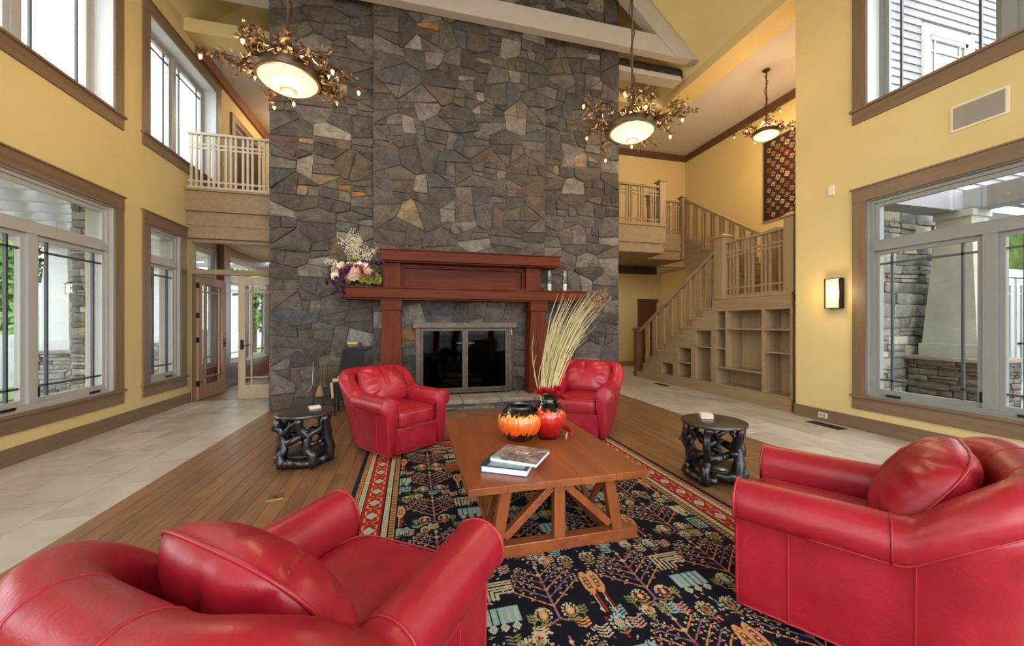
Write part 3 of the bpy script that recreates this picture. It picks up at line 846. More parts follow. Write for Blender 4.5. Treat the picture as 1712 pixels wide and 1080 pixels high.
MB().tube([(1.755, 6.45, .175), (1.73, 6.6, .7), (1.715, 6.63, 1.2)], .008, 8).build('rod', M_IRON, pk)
MB().tube([(1.715, 6.63, 1.2), (1.71, 6.64, 1.3)], [.012, .014], 8).build('grip', M_SILVER, pk)
MB().tube([(1.755, 6.45, .175), (1.79, 6.44, .2), (1.79, 6.44, .26)], .008, 6).build('hook', M_IRON, pk)

# hearth
he = thing('raised_hearth', (.9, 6.4, 0), label='low raised stone hearth in front of the fireplace', cat='hearth')
bx('core', M_MORTAR, he, -.55, 2.35, 6.22, 6.78, 0, .10)
xs = [-.6, .05, .78, 1.42, 2.0, 2.4]
for i in range(5):
    bx('slab', M_SLAB, he, xs[i] + .004, xs[i + 1] - .004, 6.14 + .012 * (i % 2), 6.79, .10, .17, .012)
hp = coursed(-.55, 2.35, .0, .10, (.045, .05), (.1, .3), rs, .006, .006)
lay_stones(hp, lambda u, v, d_: (u, 6.23 - d_, v), M_LEDGE, he, [(rgb(120, 112, 102), 1), (rgb(100, 96, 92), 1), (rgb(140, 132, 120), 1)], rs, .03, proud=.006, bev=.006)

# mantel
mt = thing('fireplace_mantel', (.95, 6.6, 0), label='red brown wooden mantel with double shelf and tapered pilasters', cat='mantel')
for xx in (-.335, 2.175):
    MB().taper(xx, 6.64, .17, 1.62, .185, .16, .145, .15).build('pilaster', M_MANTELV, mt, bevel=.005)
    bx('pilaster_base', M_MANTEL, mt, xx - .2, xx + .2, 6.46, 6.79, .17, .27, .005)
    bx('capital', M_MANTEL, mt, xx - .165, xx + .165, 6.46, 6.79, 1.62, 1.79, .005)
bx('shelf', M_MANTEL, mt, -1.09, 3.05, 6.38, 6.79, 1.81, 1.965, .006)
bx('shelf_top', M_MANTEL, mt, -1.11, 3.07, 6.36, 6.79, 1.965, 1.985, .004)
bx('shelf_bed', M_MANTEL, mt, -1.04, 3.0, 6.43, 6.79, 1.785, 1.81)
for xx in (-.33, 2.10): bx('upper_post', M_MANTELV, mt, xx - .135, xx + .135, 6.56, 6.79, 1.985, 2.40, .004)
bx('back_panel', M_MANTEL, mt, -.195, 1.965, 6.72, 6.79, 1.985, 2.40)
for a, b_, c, e in ((-.195, -.14, 1.985, 2.40), (1.91, 1.965, 1.985, 2.40)): bx('panel_stile', M_MANTELV, mt, a, b_, 6.66, 6.72, c, e)
bx('panel_rail', M_MANTEL, mt, -.14, 1.91, 6.66, 6.72, 2.34, 2.40)
bx('upper_shelf', M_MANTEL, mt, -.49, 2.55, 6.42, 6.79, 2.42, 2.585, .006)
bx('upper_shelf_cap', M_MANTEL, mt, -.51, 2.57, 6.40, 6.79, 2.585, 2.605, .004)
bx('upper_bed', M_MANTEL, mt, -.47, 2.53, 6.47, 6.79, 2.40, 2.42)

# ------------------------------------------------------------------ railings
def slat_rail(parent, P, Q, z0, z1, mat, groups, per=3, sw=.034, gap=.038, lower=.12, upper=(.14, .22), dirn=None):
    """arts-and-crafts railing between two plan points on a straight run; zf gives floor height"""
    P = Vector(P); Q = Vector(Q); d = Q - P; L = d.length; u = d / L
    def pt(s, z): return (P.x + u.x * s, P.y + u.y * s, z)
    MB().bar(pt(0, z1 - .02), pt(L, z1 - .02), .075, .045).build('top_rail', mat, parent, bevel=.004)
    MB().bar(pt(0, z0 + .025), pt(L, z0 + .025), .05, .05).build('bottom_rail', mat, parent)
    for zz in [z0 + lower] + [z1 - q for q in upper]:
        MB().bar(pt(0, zz), pt(L, zz), .022, .032).build('cross_rail', mat, parent)
    for g in range(groups):
        c = L * (g + .5) / groups
        for j in range(per):
            s = c + (j - (per - 1) / 2) * (sw + gap)
            MB().bar(pt(s, z0 + .05), pt(s, z1 - .04), .03, sw, up=(u.x, u.y, 0)).build('baluster', mat, parent)
def newel(parent, x, y, z0, z1, w, mat, cap=True):
    n_ = bx('newel_post', mat, parent, x - w / 2, x + w / 2, y - w / 2, y + w / 2, z0, z1, .005)
    if cap:
        bx('newel_cap', mat, n_, x - w / 2 - .03, x + w / 2 + .03, y - w / 2 - .03, y + w / 2 + .03, z1, z1 + .035, .005)
        MB().taper(x, y, z1 + .035, z1 + .075, w / 2 + .01, w / 2 + .01, w / 2 - .03, w / 2 - .03).build('newel_cap', mat, n_)
    return n_

UF = 3.76
# left balcony
lb = thing('balcony', (-3.05, 8.0, 2.9), label='left balcony with pale slatted railing above the entry doors', cat='balcony')
bx('slab', M_STAIR, lb, XL, CH0 - .005, 8.0, 12.0, 3.10, 3.74)
bx('fascia_upper', M_STAIR, lb, XL, CH0 - .005, 7.92, 8.0, 3.41, 3.74)
bx('fascia_ledge', M_STAIR, lb, XL, CH0 - .005, 7.88, 8.0, 3.74, 3.78); bx('fascia_bead', M_STAIR, lb, XL, CH0 - .005, 7.89, 8.0, 3.385, 3.41)
bx('fascia_middle', M_STAIR, lb, XL, CH0 - .005, 7.95, 8.0, 3.14, 3.385)
bx('fascia_lower', M_STAIR, lb, XL, CH0 - .005, 7.97, 8.04, 2.92, 3.14)
slat_rail(lb, (XL + .03, 7.95, 0), (CH0 - .01, 7.95, 0), 3.78, 4.78, M_RAILW, 6, 3, .036, .04, .14, (.2, .27))
# right balcony
rb = thing('balcony', (5.2, 8.4, 3.07), label='right balcony with slatted railing and newel posts beside the chimney', cat='balcony')
bx('slab', M_STAIR, rb, CH1 + .04, 5.80, 7.95, 10.1, 3.07, 3.69)
bx('slab', M_STAIR, rb, 5.80, 6.95, 8.70, 10.1, 3.07, 3.69)
bx('fascia_upper', M_STAIR, rb, CH1 + .04, 5.83, 7.90, 7.95, 3.34, 3.70); bx('fascia_lower', M_STAIR, rb, CH1 + .04, 5.79, 7.92, 7.95, 3.08, 3.30)
bx('fascia_bead', M_STAIR, rb, CH1 + .04, 5.84, 7.88, 7.95, 3.30, 3.34); bx('fascia_ledge', M_STAIR, rb, CH1 + .04, 5.84, 7.87, 7.96, 3.70, 3.735)
bx('fascia_upper', M_STAIR, rb, 5.80, 5.84, 7.95, 8.66, 3.34, 3.70)
bx('fascia_upper', M_STAIR, rb, 5.84, 6.93, 8.65, 8.70, 3.34, 3.70); bx('fascia_lower', M_STAIR, rb, 5.84, 6.90, 8.67, 8.70, 3.08, 3.30)
bx('fascia_bead', M_STAIR, rb, 5.84, 6.93, 8.63, 8.70, 3.30, 3.34)
slat_rail(rb, (CH1 + .05, 7.93, 0), (5.66, 7.93, 0), 3.735, 4.66, M_STAIRV, 5, 3, .03, .036)
newel(rb, 5.74, 7.96, 3.735, 4.76, .16, M_STAIRV)
slat_rail(rb, (5.78, 8.05, 0), (5.78, 8.62, 0), 3.735, 4.66, M_STAIRV, 2, 3, .03, .036)
slat_rail(rb, (5.84, 8.68, 0), (6.83, 8.68, 0), 3.70, 4.62, M_STAIRV, 4, 3, .03, .036)
newel(rb, 6.91, 8.66, 3.07, 4.70, .15, M_STAIRV)
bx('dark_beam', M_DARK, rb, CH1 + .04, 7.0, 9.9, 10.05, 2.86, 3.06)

# ------------------------------------------------------------------ staircase
FXs = 5.78; SW = 6.88
st = thing('staircase', (6.3, 7.5, 0), label='lower flight of taupe stairs rising to the landing, slatted railing', cat='stairs')
rise = .19; edges = [9.05, 8.75, 8.45, 8.15, 7.85, 7.55, 7.25, 6.95, 6.65, 6.36]
for i in range(9):
    z1 = rise * (i + 1)
    bx('tread', M_STAIR, st, FXs - .02, SW, edges[i + 1] - .0, edges[i] + .02, z1 - .035, z1, .004)
    bx('riser', M_STAIR, st, FXs + .03, SW, edges[i] - .02, edges[i], z1 - rise, z1 - .035)
bx('riser', M_STAIR, st, FXs + .03, SW, 6.34, 6.36, 1.71, 1.87)
bx('landing', M_STAIR, st, FXs - .02, HX, 4.72, 6.37, 1.865, 1.90, .004)
bx('landing_fascia', M_STAIR, st, FXs - .008, FXs + .03, 4.72, 6.38, 1.69, 1.865)
def run_z(y): return 1.9 + (6.36 - y) * (rise / .3)          # nosing line
# lower railing: sloping handrail with pairs of slats on each tread
y0r, y1r = 8.98, 6.30
MB().bar((5.84, y0r, run_z(y0r) + .96), (5.84, y1r, run_z(y1r) + .93), .07, .06).build('hand_rail', M_STAIR, st, bevel=.006)
for i in range(1, 9):
    zt = rise * (i + 1); ya, yb = edges[i + 1], edges[i]
    for t in (.16, .36, .56):
        yy = yb + (ya - yb) * t
        MB().box(5.825, 5.855, yy - .017, yy + .017, zt, run_z(yy) + .92).build('baluster', M_STAIRV, st, fixn=False)
    for dz in (.14, .72):
        yc, yd = yb + (ya - yb) * .10, yb + (ya - yb) * .62
        bx('cross_rail', M_STAIRV, st, 5.832, 5.848, min(yc, yd), max(yc, yd), zt + dz, zt + dz + .03)
newel(st, 5.85, 9.08, 0, 1.24, .17, M_CROWN)
newel(st, 5.86, 6.20, 1.88, 3.06, .22, M_STAIRV)
slat_rail(st, (5.85, 6.09, 0), (5.85, 4.74, 0), 1.90, 2.97, M_STAIRV, 4, 3, .036, .04, .17, (.22, .29))
newel(st, 5.85, 4.78, 1.9, 3.1, .16, M_STAIRV)
# upper flight, rising away from the viewer along the right hall wall
us = thing('staircase', (7.5, 7.4, 1.9), label='upper flight of taupe stairs climbing the right hall wall to the balcony', cat='stairs')
n2 = 10; g2 = 2.55 / 9; y_0 = 6.1
for i in range(n2):
    z1 = 1.9 + (3.76 - 1.9) / n2 * (i + 1); ya = y_0 + g2 * i
    if i < n2 - 1: bx('tread', M_STAIR, us, 6.94, HX, ya - .02, ya + g2, z1 - .035, z1, .004)
    bx('riser', M_STAIR, us, 6.98, HX, ya, ya + .02, z1 - .186, z1 - .035)
def z2(y): return 2.09 + (y - y_0) * (.186 / g2)
MB().prism([(6.90, y_0 - .05, 1.9), (6.90, 8.58, z2(8.58)), (6.90, 8.58, z2(8.58) - .95), (6.90, y_0 + .75, 1.9)], (.06, 0, 0)).build('stringer', M_STAIR, us)
MB().bar((6.93, y_0 - .2, z2(y_0 - .2) + 1.0), (6.93, 8.6, z2(8.6) + .92), .07, .06).build('hand_rail', M_STAIR, us, bevel=.006)
for i in range(9):
    for t in (.3, .62):
        yy = y_0 + g2 * (i + t)
        MB().box(6.915, 6.945, yy - .022, yy + .022, z2(yy) - .06, z2(yy) + .93).build('baluster', M_STAIRV, us, fixn=False)
newel(us, 6.93, 6.0, 1.9, 3.22, .16, M_STAIRV)

# built-in shelves under the stairs
bk = thing('built_in_shelves', (5.9, 6.5, 0), label='stepped built-in taupe shelving under the stairs', cat='shelf')
CELLS = [(4.76, 5.22, .23, 1.64), (5.27, 6.29, .23, 1.64), (6.41, 6.85, .225, 1.25), (6.99, 7.42, .225, .865), (7.58, 8.01, .205, .475)]
def stop(y):
    if y < 6.38: return 1.69
    for i in range(9):
        if edges[i + 1] <= y <= edges[i]: return rise * (i + 1) - .035
    return 0
A = [4.72, 6.36, 9.02] + edges[1:]; B_ = [0, 1.69] + [rise * (i + 1) - .035 for i in range(9)]
for c in CELLS: A += c[:2]; B_ += c[2:]
cells('face_frame', M_STAIR, 'X', FXs, .03, [a for a in A if a >= 4.72], B_, lambda a, b: b < stop(a) and not any(c[0] < a < c[1] and c[2] < b < c[3] for c in CELLS), bk)
bx('base_board', M_STAIR, bk, FXs - .02, FXs, 4.72, 9.0, 0, .19)
for c in CELLS:
    bx('back', M_STAIRV, bk, FXs + .36, FXs + .38, c[0] - .02, c[1] + .02, c[2] - .02, c[3] + .02)
    for yy in (c[0] - .02, c[1]): bx('side', M_STAIRV, bk, FXs + .03, FXs + .36, yy, yy + .02, c[2] - .02, c[3] + .02)
    bx('bottom', M_STAIR, bk, FXs + .03, FXs + .36, c[0], c[1], c[2] - .02, c[2]); bx('top', M_STAIR, bk, FXs + .03, FXs + .36, c[0], c[1], c[3], c[3] + .02)
def shelf(a, b_, z): bx('shelf', M_STAIR, bk, FXs + .003, FXs + .36, a, b_, z - .012, z + .014)
for z in (1.30, .92): shelf(4.76, 5.22, z)
shelf(5.27, 6.29, .55); shelf(5.27, 6.01, 1.30)
bx('divider', M_STAIRV, bk, FXs + .003, FXs + .36, 6.02, 6.06, .565, 1.64)
for z in (1.30, .915): shelf(6.06, 6.29, z)
shelf(6.41, 6.85, .92); shelf(6.99, 7.42, .54)
# hall: dark doorway trim far behind the stair
d = thing('door_4', (7.6, 11.28, 0), kind='structure')
bx('leaf', M_VEST, d, 7.35, 7.95, 11.26, 11.295, 0, 2.1); bx('side_casing', M_CROWN, d, 7.25, 7.35, 11.24, 11.295, 0, 2.1); bx('head_casing', M_CROWN, d, 7.25, 8.0, 11.24, 11.295, 2.1, 2.22)

# ------------------------------------------------------------------ entry doors and vestibule
dw = thing('door_1', (-3.05, 8.1, 0), kind='structure')
bx('jamb', M_STAIRV, dw, XL, XL + .04, 8.06, 8.2, 0, 2.92); bx('transom_bar', M_STAIR, dw, XL + .04, CH0 - .01, 8.05, 8.2, 2.29, 2.38)
bx('head', M_STAIR, dw, XL + .04, CH0 - .01, 8.05, 8.2, 2.86, 2.92)
bx('transom_pane', M_GLASS, dw, XL + .04, CH0 - .01, 8.12, 8.126, 2.38, 2.86)
def french_door(name, mat, width, label_hw, flip):
    """local: hinge at x=0, leaf along +x, y thickness"""
    t = thing(name, kind='structure')
    h = 2.27; s = .115
    cells('leaf', mat, 'Y', -.022, .044, [0, s, width - s, width], [.01, .26, h - .14, h], lambda a, b: not (s < a < width - s and .26 < b < h - .14), t, local=True)
    MB().box(s, width - s, -.003, .003, .26, h - .14).build('pane', M_GLASS, t, local=True)
    for xx in (s + .1, width - s - .1): MB().box(xx - .012, xx + .012, -.016, .016, .26, h - .14).build('muntin', mat, t, local=True)
    for zz in (.40, h - .28): MB().box(s, width - s, -.016, .016, zz - .012, zz + .012).build('muntin', mat, t, local=True)
    for sy in (-1, 1):
        MB().box(width - .09, width - .035, sy * .022, sy * .03, .92, 1.10).build('lock_plate', M_BLACK, t, local=True)
        MB().tube([(width - .06, sy * .03, 1.0), (width - .06, sy * .07, 1.0), (width - .17, sy * .075, .995)], .009, 8).build('lever', M_BLACK, t, smooth=True, local=True)
    for zz in (.3, 1.1, 1.55, 2.1): MB().box(-.012, .012, -.03, .03, zz - .05, zz + .05).build('hinge', M_BLACK, t, local=True)
    return t
d1 = french_door('door_2', M_DOOR, .90, '', 0); d1.location = (XL + .06, 8.2, 0); d1.rotation_euler = (0, 0, R(86))
d2 = french_door('door_5', M_DOORP, .87, '', 1); d2.location = (CH0 - .015, 8.12, 0); d2.rotation_euler = (0, 0, R(180))
# vestibule
VX = -3.95
vh = [(8.45, 9.25, .5, 2.9), (9.85, 12.2, .5, 2.9)]
holed('wall_vestibule_left', M_VEST, 'X', VX, -.16, 8.1, 12.6, -.05, 3.1, vh, kind='structure')
k += 1; window(f'window_{k}', VX, -1, *vh[0], M_FRAMEL, 2.38, (), .04, casing=0)
k += 1; window(f'window_{k}', VX, -1, *vh[1], M_FRAMEL, 2.38, (11.0,), .04, casing=0)
bx('trim_20', M_VEST, None, VX, VX + .1, 9.35, 9.6, 0, 3.08, kind='structure')
holed('wall_vestibule_far', M_VEST, 'Y', 12.6, .15, VX - .16, CH0 + .5, -.05, 3.1, [(-3.6, -2.4, .3, 2.8)], kind='structure')
k += 1
w = thing(f'window_{k}', (-3, 12.65, .3), kind='structure')
for a0, a1, b0, b1 in ((-3.6, -3.5, .3, 2.8), (-2.5, -2.4, .3, 2.8), (-3.5, -2.5, .3, .4), (-3.5, -2.5, 2.7, 2.8), (-3.5, -2.5, 2.2, 2.28)): bx('frame', M_FRAMEL, w, a0, a1, 12.62, 12.7, b0, b1)
bx('pane', M_GLASS, w, -3.5, -2.5, 12.655, 12.66, .4, 2.7)
bx('wall_vestibule_right', M_VEST, None, CH0 + .0, CH0 + .12, 8.25, 12.6, -.05, 3.1, kind='structure')

# ------------------------------------------------------------------ rug (woven picture laid down as coloured pile)
RX0, RX1, RY0, RY1 = -.48, 2.34, .72, 4.62
RES = .006
def make_rug():
    nx = int(round((RX1 - RX0) / RES)); ny = int(round((RY1 - RY0) / RES))
    img = np.zeros((ny, nx, 3), np.float32)
    xs = (np.arange(nx) + .5) * RES; ys = (np.arange(ny) + .5) * RES
    X, Y = np.meshgrid(xs, ys); Wd, Ln = nx * RES, ny * RES
    c3 = lambda r, g, b: np.array([lin(r), lin(g), lin(b)], np.float32)
    NAVY, BLK, CREAM, TAN, REDC, TEAL, ORNG, MAUVE, PINK, OLIVE, BROWN = c3(24, 26, 44), c3(16, 16, 26), c3(176, 162, 130), c3(158, 118, 72), c3(140, 34, 26), c3(122, 158, 156), c3(196, 128, 78), c3(132, 92, 104), c3(180, 134, 116), c3(122, 120, 76), c3(96, 58, 40)
    img[:] = BLK
    rr = np.random.RandomState(5); r = random.Random(11)
    def fill(mask, c): img[mask] = c
    def win(x0, x1, y0, y1):
        i0, i1 = max(0, int(x0 / RES) - 1), min(nx, int(x1 / RES) + 2); j0, j1 = max(0, int(y0 / RES) - 1), min(ny, int(y1 / RES) + 2)
        return slice(j0, max(j1, j0)), slice(i0, max(i1, i0))
    def ell(cx, cy, a, b, c):
        w = win(cx - a, cx + a, cy - b, cy + b); img[w][((X[w] - cx) / a) ** 2 + ((Y[w] - cy) / b) ** 2 < 1] = c
    def rect(x0, x1, y0, y1, c): 
        w = win(x0, x1, y0, y1); img[w][(X[w] > x0) & (X[w] < x1) & (Y[w] > y0) & (Y[w] < y1)] = c
    def line(x0, y0, x1, y1, t, c):
        w = win(min(x0, x1) - t, max(x0, x1) + t, min(y0, y1) - t, max(y0, y1) + t)
        dx, dy = x1 - x0, y1 - y0; l2 = dx * dx + dy * dy + 1e-12
        s = np.clip(((X[w] - x0) * dx + (Y[w] - y0) * dy) / l2, 0, 1)
        img[w][(X[w] - x0 - s * dx) ** 2 + (Y[w] - y0 - s * dy) ** 2 < t * t] = c
    def dia(cx, cy, a, b, c):
        w = win(cx - a, cx + a, cy - b, cy + b); img[w][np.abs(X[w] - cx) / a + np.abs(Y[w] - cy) / b < 1] = c
    # --- field motifs
    def tree(cx, cy, s, col):
        line(cx, cy, cx, cy + .52 * s, .006, col)
        for i in range(5):
            yb = cy + (.10 + .07 * i) * s; L = (.24 - .03 * i) * s
            for sg in (-1, 1):
                ex, ey = cx + sg * L, yb + L * .85
                line(cx, yb, ex, ey, .0036, col if i % 2 else ORNG)
                for t in (.35, .62, .86, 1.0):
                    bx_, by_ = cx + sg * L * t, yb + L * .85 * t
                    lx, ly = bx_ + sg * .03 * s, by_ + .002 * s
                    line(bx_, by_, lx, ly, .0028, MAUVE); dia(lx, ly, .0075, .0075, CREAM if (i + int(t * 9)) % 3 else PINK)
                    dia(bx_, by_ + .026 * s, .007, .007, CREAM)
        for t in (.3, .4, .48): dia(cx, cy + t * s, .014, .014, [REDC, CREAM, PINK][int(t * 10) % 3])
        for sg in (-1, 1): line(cx, cy, cx + sg * .05 * s, cy - .03 * s, .005, col)
    def comb(cx, cy, s, col, n=5):
        for i in range(n):
            o = .15 * s - i * .03 * s
            if o <= 0: break
            line(cx - o, cy - .02, cx - o, cy + o * .9, .0065, col); line(cx - o, cy + o * .9, cx + .08 * s, cy + o * .9, .0065, col)
            for t in range(8):
                yy = cy + o * .9 * t / 8; rect(cx - o - .005, cx - o + .003, yy, yy + .007, CREAM)
    def bars(cx, cy, s, col):
        for i in range(5):
            xx = cx - .1 * s + i * .05 * s
            rect(xx - .016, xx + .016, cy, cy + .15 * s, col); rect(xx - .004, xx + .004, cy + .01, cy + .14 * s, CREAM)
        for i in range(3): dia(cx - .08 * s + i * .08 * s, cy - .03 * s, .034 * s, .04 * s, CREAM); 
        for i in range(3): dia(cx - .08 * s + i * .08 * s, cy - .03 * s, .018 * s, .022 * s, TEAL)
    def cypress(cx, cy, s, col):
        line(cx - .006, cy, cx - .006, cy + .16 * s, .004, CREAM); line(cx + .008, cy, cx + .008, cy + .16 * s, .004, REDC)
        ell(cx, cy + .24 * s, .034 * s, .1 * s, col); ell(cx, cy + .24 * s, .016 * s, .075 * s, BROWN)
        for t in range(5): dia(cx, cy + (.18 + .03 * t) * s, .01, .009, CREAM)
    def flower(cx, cy, s, c1, c2):
        line(cx, cy - .1 * s, cx, cy, .005, REDC)
        for sg in (-1, 1):
            for t in (.03, .065): line(cx, cy - .1 * s + t * s, cx + sg * .04 * s, cy - .08 * s + t * s, .005, OLIVE)
        ell(cx, cy + .035 * s, .036 * s, .052 * s, c1); ell(cx, cy + .03 * s, .018 * s, .03 * s, c2); dia(cx, cy + .085 * s, .012, .022 * s, CREAM)
        for a in range(9):
            an = -.4 + a * (math.pi + .8) / 8
            ell(cx + .062 * s * math.cos(an), cy + .03 * s + .075 * s * math.sin(an), .008, .008, CREAM)
    def sprig(cx, cy, c):
        for i in range(3): line(cx, cy + i * .018, cx - .022, cy + .014 + i * .018, .004, c); line(cx, cy + i * .018, cx + .022, cy + .014 + i * .018, .004, c)
        line(cx, cy - .03, cx, cy + .05, .004, c)
    def leafc(cx, cy, c):
        for i in range(4): line(cx - .03, cy + i * .018 + .014, cx, cy + i * .018, .0045, c); line(cx + .03, cy + i * .018 + .014, cx, cy + i * .018, .0045, c)
    bw = .375
    pal = [TEAL, CREAM, ORNG, PINK, OLIVE]
    # small filler everywhere
    for _ in range(2200):
        cx, cy = r.uniform(bw, Wd - bw), r.uniform(bw, Ln - bw); c = r.choice([CREAM, CREAM, TEAL, PINK, ORNG, REDC])
        q = r.random()
        if q < .6: dia(cx, cy, r.uniform(.005, .011), r.uniform(.005, .011), c)
        else: line(cx, cy, cx + r.uniform(-.02, .02), cy + r.uniform(-.02, .02), .004, c)
    cw = .52; nc = 4; x00 = bw + ((Wd - 2 * bw) - nc * cw) / 2; rows = 6; rhh = (Ln - 2 * bw) / rows
    for j in range(rows):
        for i in range(nc):
            x = x00 + i * cw + cw / 2; y = bw + j * rhh; fl = 1 if (i + j) % 2 else -1
            rect(x - .19, x + .19, y + .05, y + .46, BLK)
            tree(x, y + .07, .80, MAUVE)
            for sg in (-1, 1): flower(x + sg * .068, y + .085, .60, [REDC, TEAL, ORNG][(i + j) % 3], CREAM); sprig(x + sg * .125, y + .07, OLIVE)
            xs_ = x + fl * .26
            if j % 2 == 0: bars(xs_, y + .26, .74, [TEAL, CREAM][(i + j) % 2]); comb(xs_ + .03, y + .07, .78, TEAL, 6)
            else: comb(xs_ + .03, y + .28, .78, CREAM, 6); bars(xs_, y + .10, .70, TEAL)
            cypress(x - fl * .235, y + .05, .9, ORNG); flower(x - fl * .19, y + .45, .62, OLIVE, REDC)
            flower(xs_, y + .48, .62, TEAL, ORNG); leafc(xs_ - .09, y + .44, CREAM); leafc(xs_ + .085, y + .45, PINK)
            for q in range(4): leafc(x + r.uniform(-.24, .24), y + r.uniform(.47, .54), r.choice(pal))
            flower(x + r.uniform(-.2, .2), y + r.uniform(.48, .52), .42, r.choice(pal), REDC)
    # --- borders (distance from the nearest edge)
    D = np.minimum(np.minimum(X, Wd - X), np.minimum(Y, Ln - Y))
    along = np.where(np.minimum(X, Wd - X) < np.minimum(Y, Ln - Y), Y, X)
    fill(D < .375, BLK)
    def band(a, b, base, alt, per, duty=.5):
        m = (D >= a) & (D < b); fill(m, base)
        mid = (a + b) / 2
        fill(m & (np.abs(D - mid) < (b - a) * .28) & ((along / per) % 1 < duty), alt)
    fill(D < .034, NAVY)
    band(.036, .072, TAN, REDC, .034); band(.078, .116, CREAM, OLIVE, .030, .45)
    fill((D >= .12) & (D < .268), REDC)
    fill(((D >= .116) & (D < .122)) | ((D >= .266) & (D < .272)), BLK)
    ph = (along / .21) % 1 - .5
    dd = np.abs(D - .194); rb_ = (D >= .124) & (D < .264)
    fill(rb_ & (np.abs(ph) * .21 / .05 + dd / .045 < 1), CREAM); fill(rb_ & (np.abs(ph) * .21 / .028 + dd / .026 < 1), TEAL)
    ph2 = (along / .105) % 1 - .5
    fill(rb_ & (np.abs(dd - .045) < .006) & (np.abs(ph2) < .3), PINK); fill(rb_ & (np.abs(ph) > .36) & (np.abs(dd - np.abs(.5 - np.abs(ph)) * .3) < .006), ORNG)
    fill(rb_ & (np.abs(ph) > .46) & (dd < .014), NAVY)
    band(.276, .314, CREAM, OLIVE, .030, .45); band(.322, .362, TAN, BROWN, .036)
    # weave irregularity
    img *= (1 + .22 * (rr.rand(ny, nx, 1) - .5)).astype(np.float32)
    # --- mesh
    gx = np.linspace(RX0, RX1, nx + 1); gy = np.linspace(RY0, RY1, ny + 1)
    VX_, VY = np.meshgrid(gx, gy); VZ = .012 + .0012 * rr.rand(ny + 1, nx + 1)
    co = np.stack([VX_, VY, VZ], -1).reshape(-1, 3).astype(np.float32)
    idx = np.arange((ny + 1) * (nx + 1)).reshape(ny + 1, nx + 1)
    q = np.stack([idx[:-1, :-1], idx[:-1, 1:], idx[1:, 1:], idx[1:, :-1]], -1).reshape(-1, 4)
    me = bpy.data.meshes.new('pile')
    me.vertices.add(len(co)); me.vertices.foreach_set('co', co.ravel())
    me.loops.add(q.size); me.loops.foreach_set('vertex_index', q.ravel().astype(np.int32))
    me.polygons.add(len(q)); me.polygons.foreach_set('loop_start', np.arange(0, q.size, 4, dtype=np.int32))
    me.update(calc_edges=True)
    at = me.attributes.new('dye', 'FLOAT_COLOR', 'FACE')
    col = np.concatenate([img.reshape(-1, 3), np.ones((len(q), 1), np.float32)], 1)
    at.data.foreach_set('color', col.ravel())
    return me
m, nt, b_ = nmat('rug_wool')
at = N(nt, 'ShaderNodeAttribute', attribute_name='dye'); nt.links.new(at.outputs['Color'], b_.inputs['Base Color'])
b_.inputs['Roughness'].default_value = .95; b_.inputs['Specular IOR Level'].default_value = .15
rug = thing('persian_rug', (.93, 2.6, 0), label='dark navy garden pattern rug with red and cream borders', cat='rug')
link('pile', make_rug(), m, rug)
bx('backing', M_NAVY if False else plain('rug_backing', rgb(30, 30, 42), .95), rug, RX0 - .004, RX1 + .004, RY0 - .004, RY1 + .004, 0, .0115)
RUGZ = .0135

# ------------------------------------------------------------------ armchairs
def sstep(t): t = max(0, min(1, t)); return t * t * (3 - 2 * t)
def chair_path(n=72):
    """plan of the shell centre line: left front, round the back, right front; returns (x, y, nx, ny)"""
    pts = []
    hw, yf, yb, rc = .325, .40, -.385, .20
    segs = [('l', (-hw, yf), (-hw, yb + rc)), ('a', (-hw + rc, yb + rc), 180, 270), ('l', (-hw + rc, yb), (hw - rc, yb)), ('a', (hw - rc, yb + rc), 270, 360), ('l', (hw, yb + rc), (hw, yf))]
    for s in segs:
        if s[0] == 'l':
            a, b = s[1], s[2]; L = math.dist(a, b); kx = max(3, int(L / .03)); ux, uy = (b[0] - a[0]) / L, (b[1] - a[1]) / L
            for i in range(kx): t = i / kx; pts.append((a[0] + (b[0] - a[0]) * t, a[1] + (b[1] - a[1]) * t, uy, -ux))
            last = (b[0], b[1], uy, -ux)
        else:
            c = s[1]; kx = 12
            for i in range(kx): an = R(s[2] + (s[3] - s[2]) * i / kx); pts.append((c[0] + rc * math.cos(an), c[1] + rc * math.sin(an), math.cos(an), math.sin(an)))
    pts.append(last)
    return [(x, y, nx, ny) for x, y, nx, ny in pts]
def chair_ring(x, y, nx, ny):
    if abs(nx) > .5 and y > -.1: nx = math.copysign(abs(nx), x)
    bk_ = sstep((-.06 - y) / .28)             # 0 on the arms, 1 on the back
    H = .61 + .225 * sstep((-.11 - y) / .26)
    rr = .096 - .008 * bk_
    lean = .10 * bk_ * bk_
    out = .028 + .046 * bk_
    prof = [(-.04, .03), (out - .02 - .06 * bk_, .03), (out - .006 - .05 * bk_, .10), (out - .02 * bk_, .30), (out, H - 2.4 * rr), (out + .008, H - 1.75 * rr)]
    for a in (-38, -18, 2, 22, 42, 62, 82, 102, 122, 142, 162, 182):
        prof.append((rr * math.cos(R(a)), H - rr + rr * math.sin(R(a))))
    prof += [(-rr * .98, H - 1.6 * rr), (-rr * .92, .46), (-rr * .88, .32), (-.07, .20)]
    ring = []
    for n_, z in prof:
        o = n_ + lean * max(0, (z - .1) / (H - .1)) ** 1.3
        ring.append((x + nx * o, y + ny * o, z))
    return ring
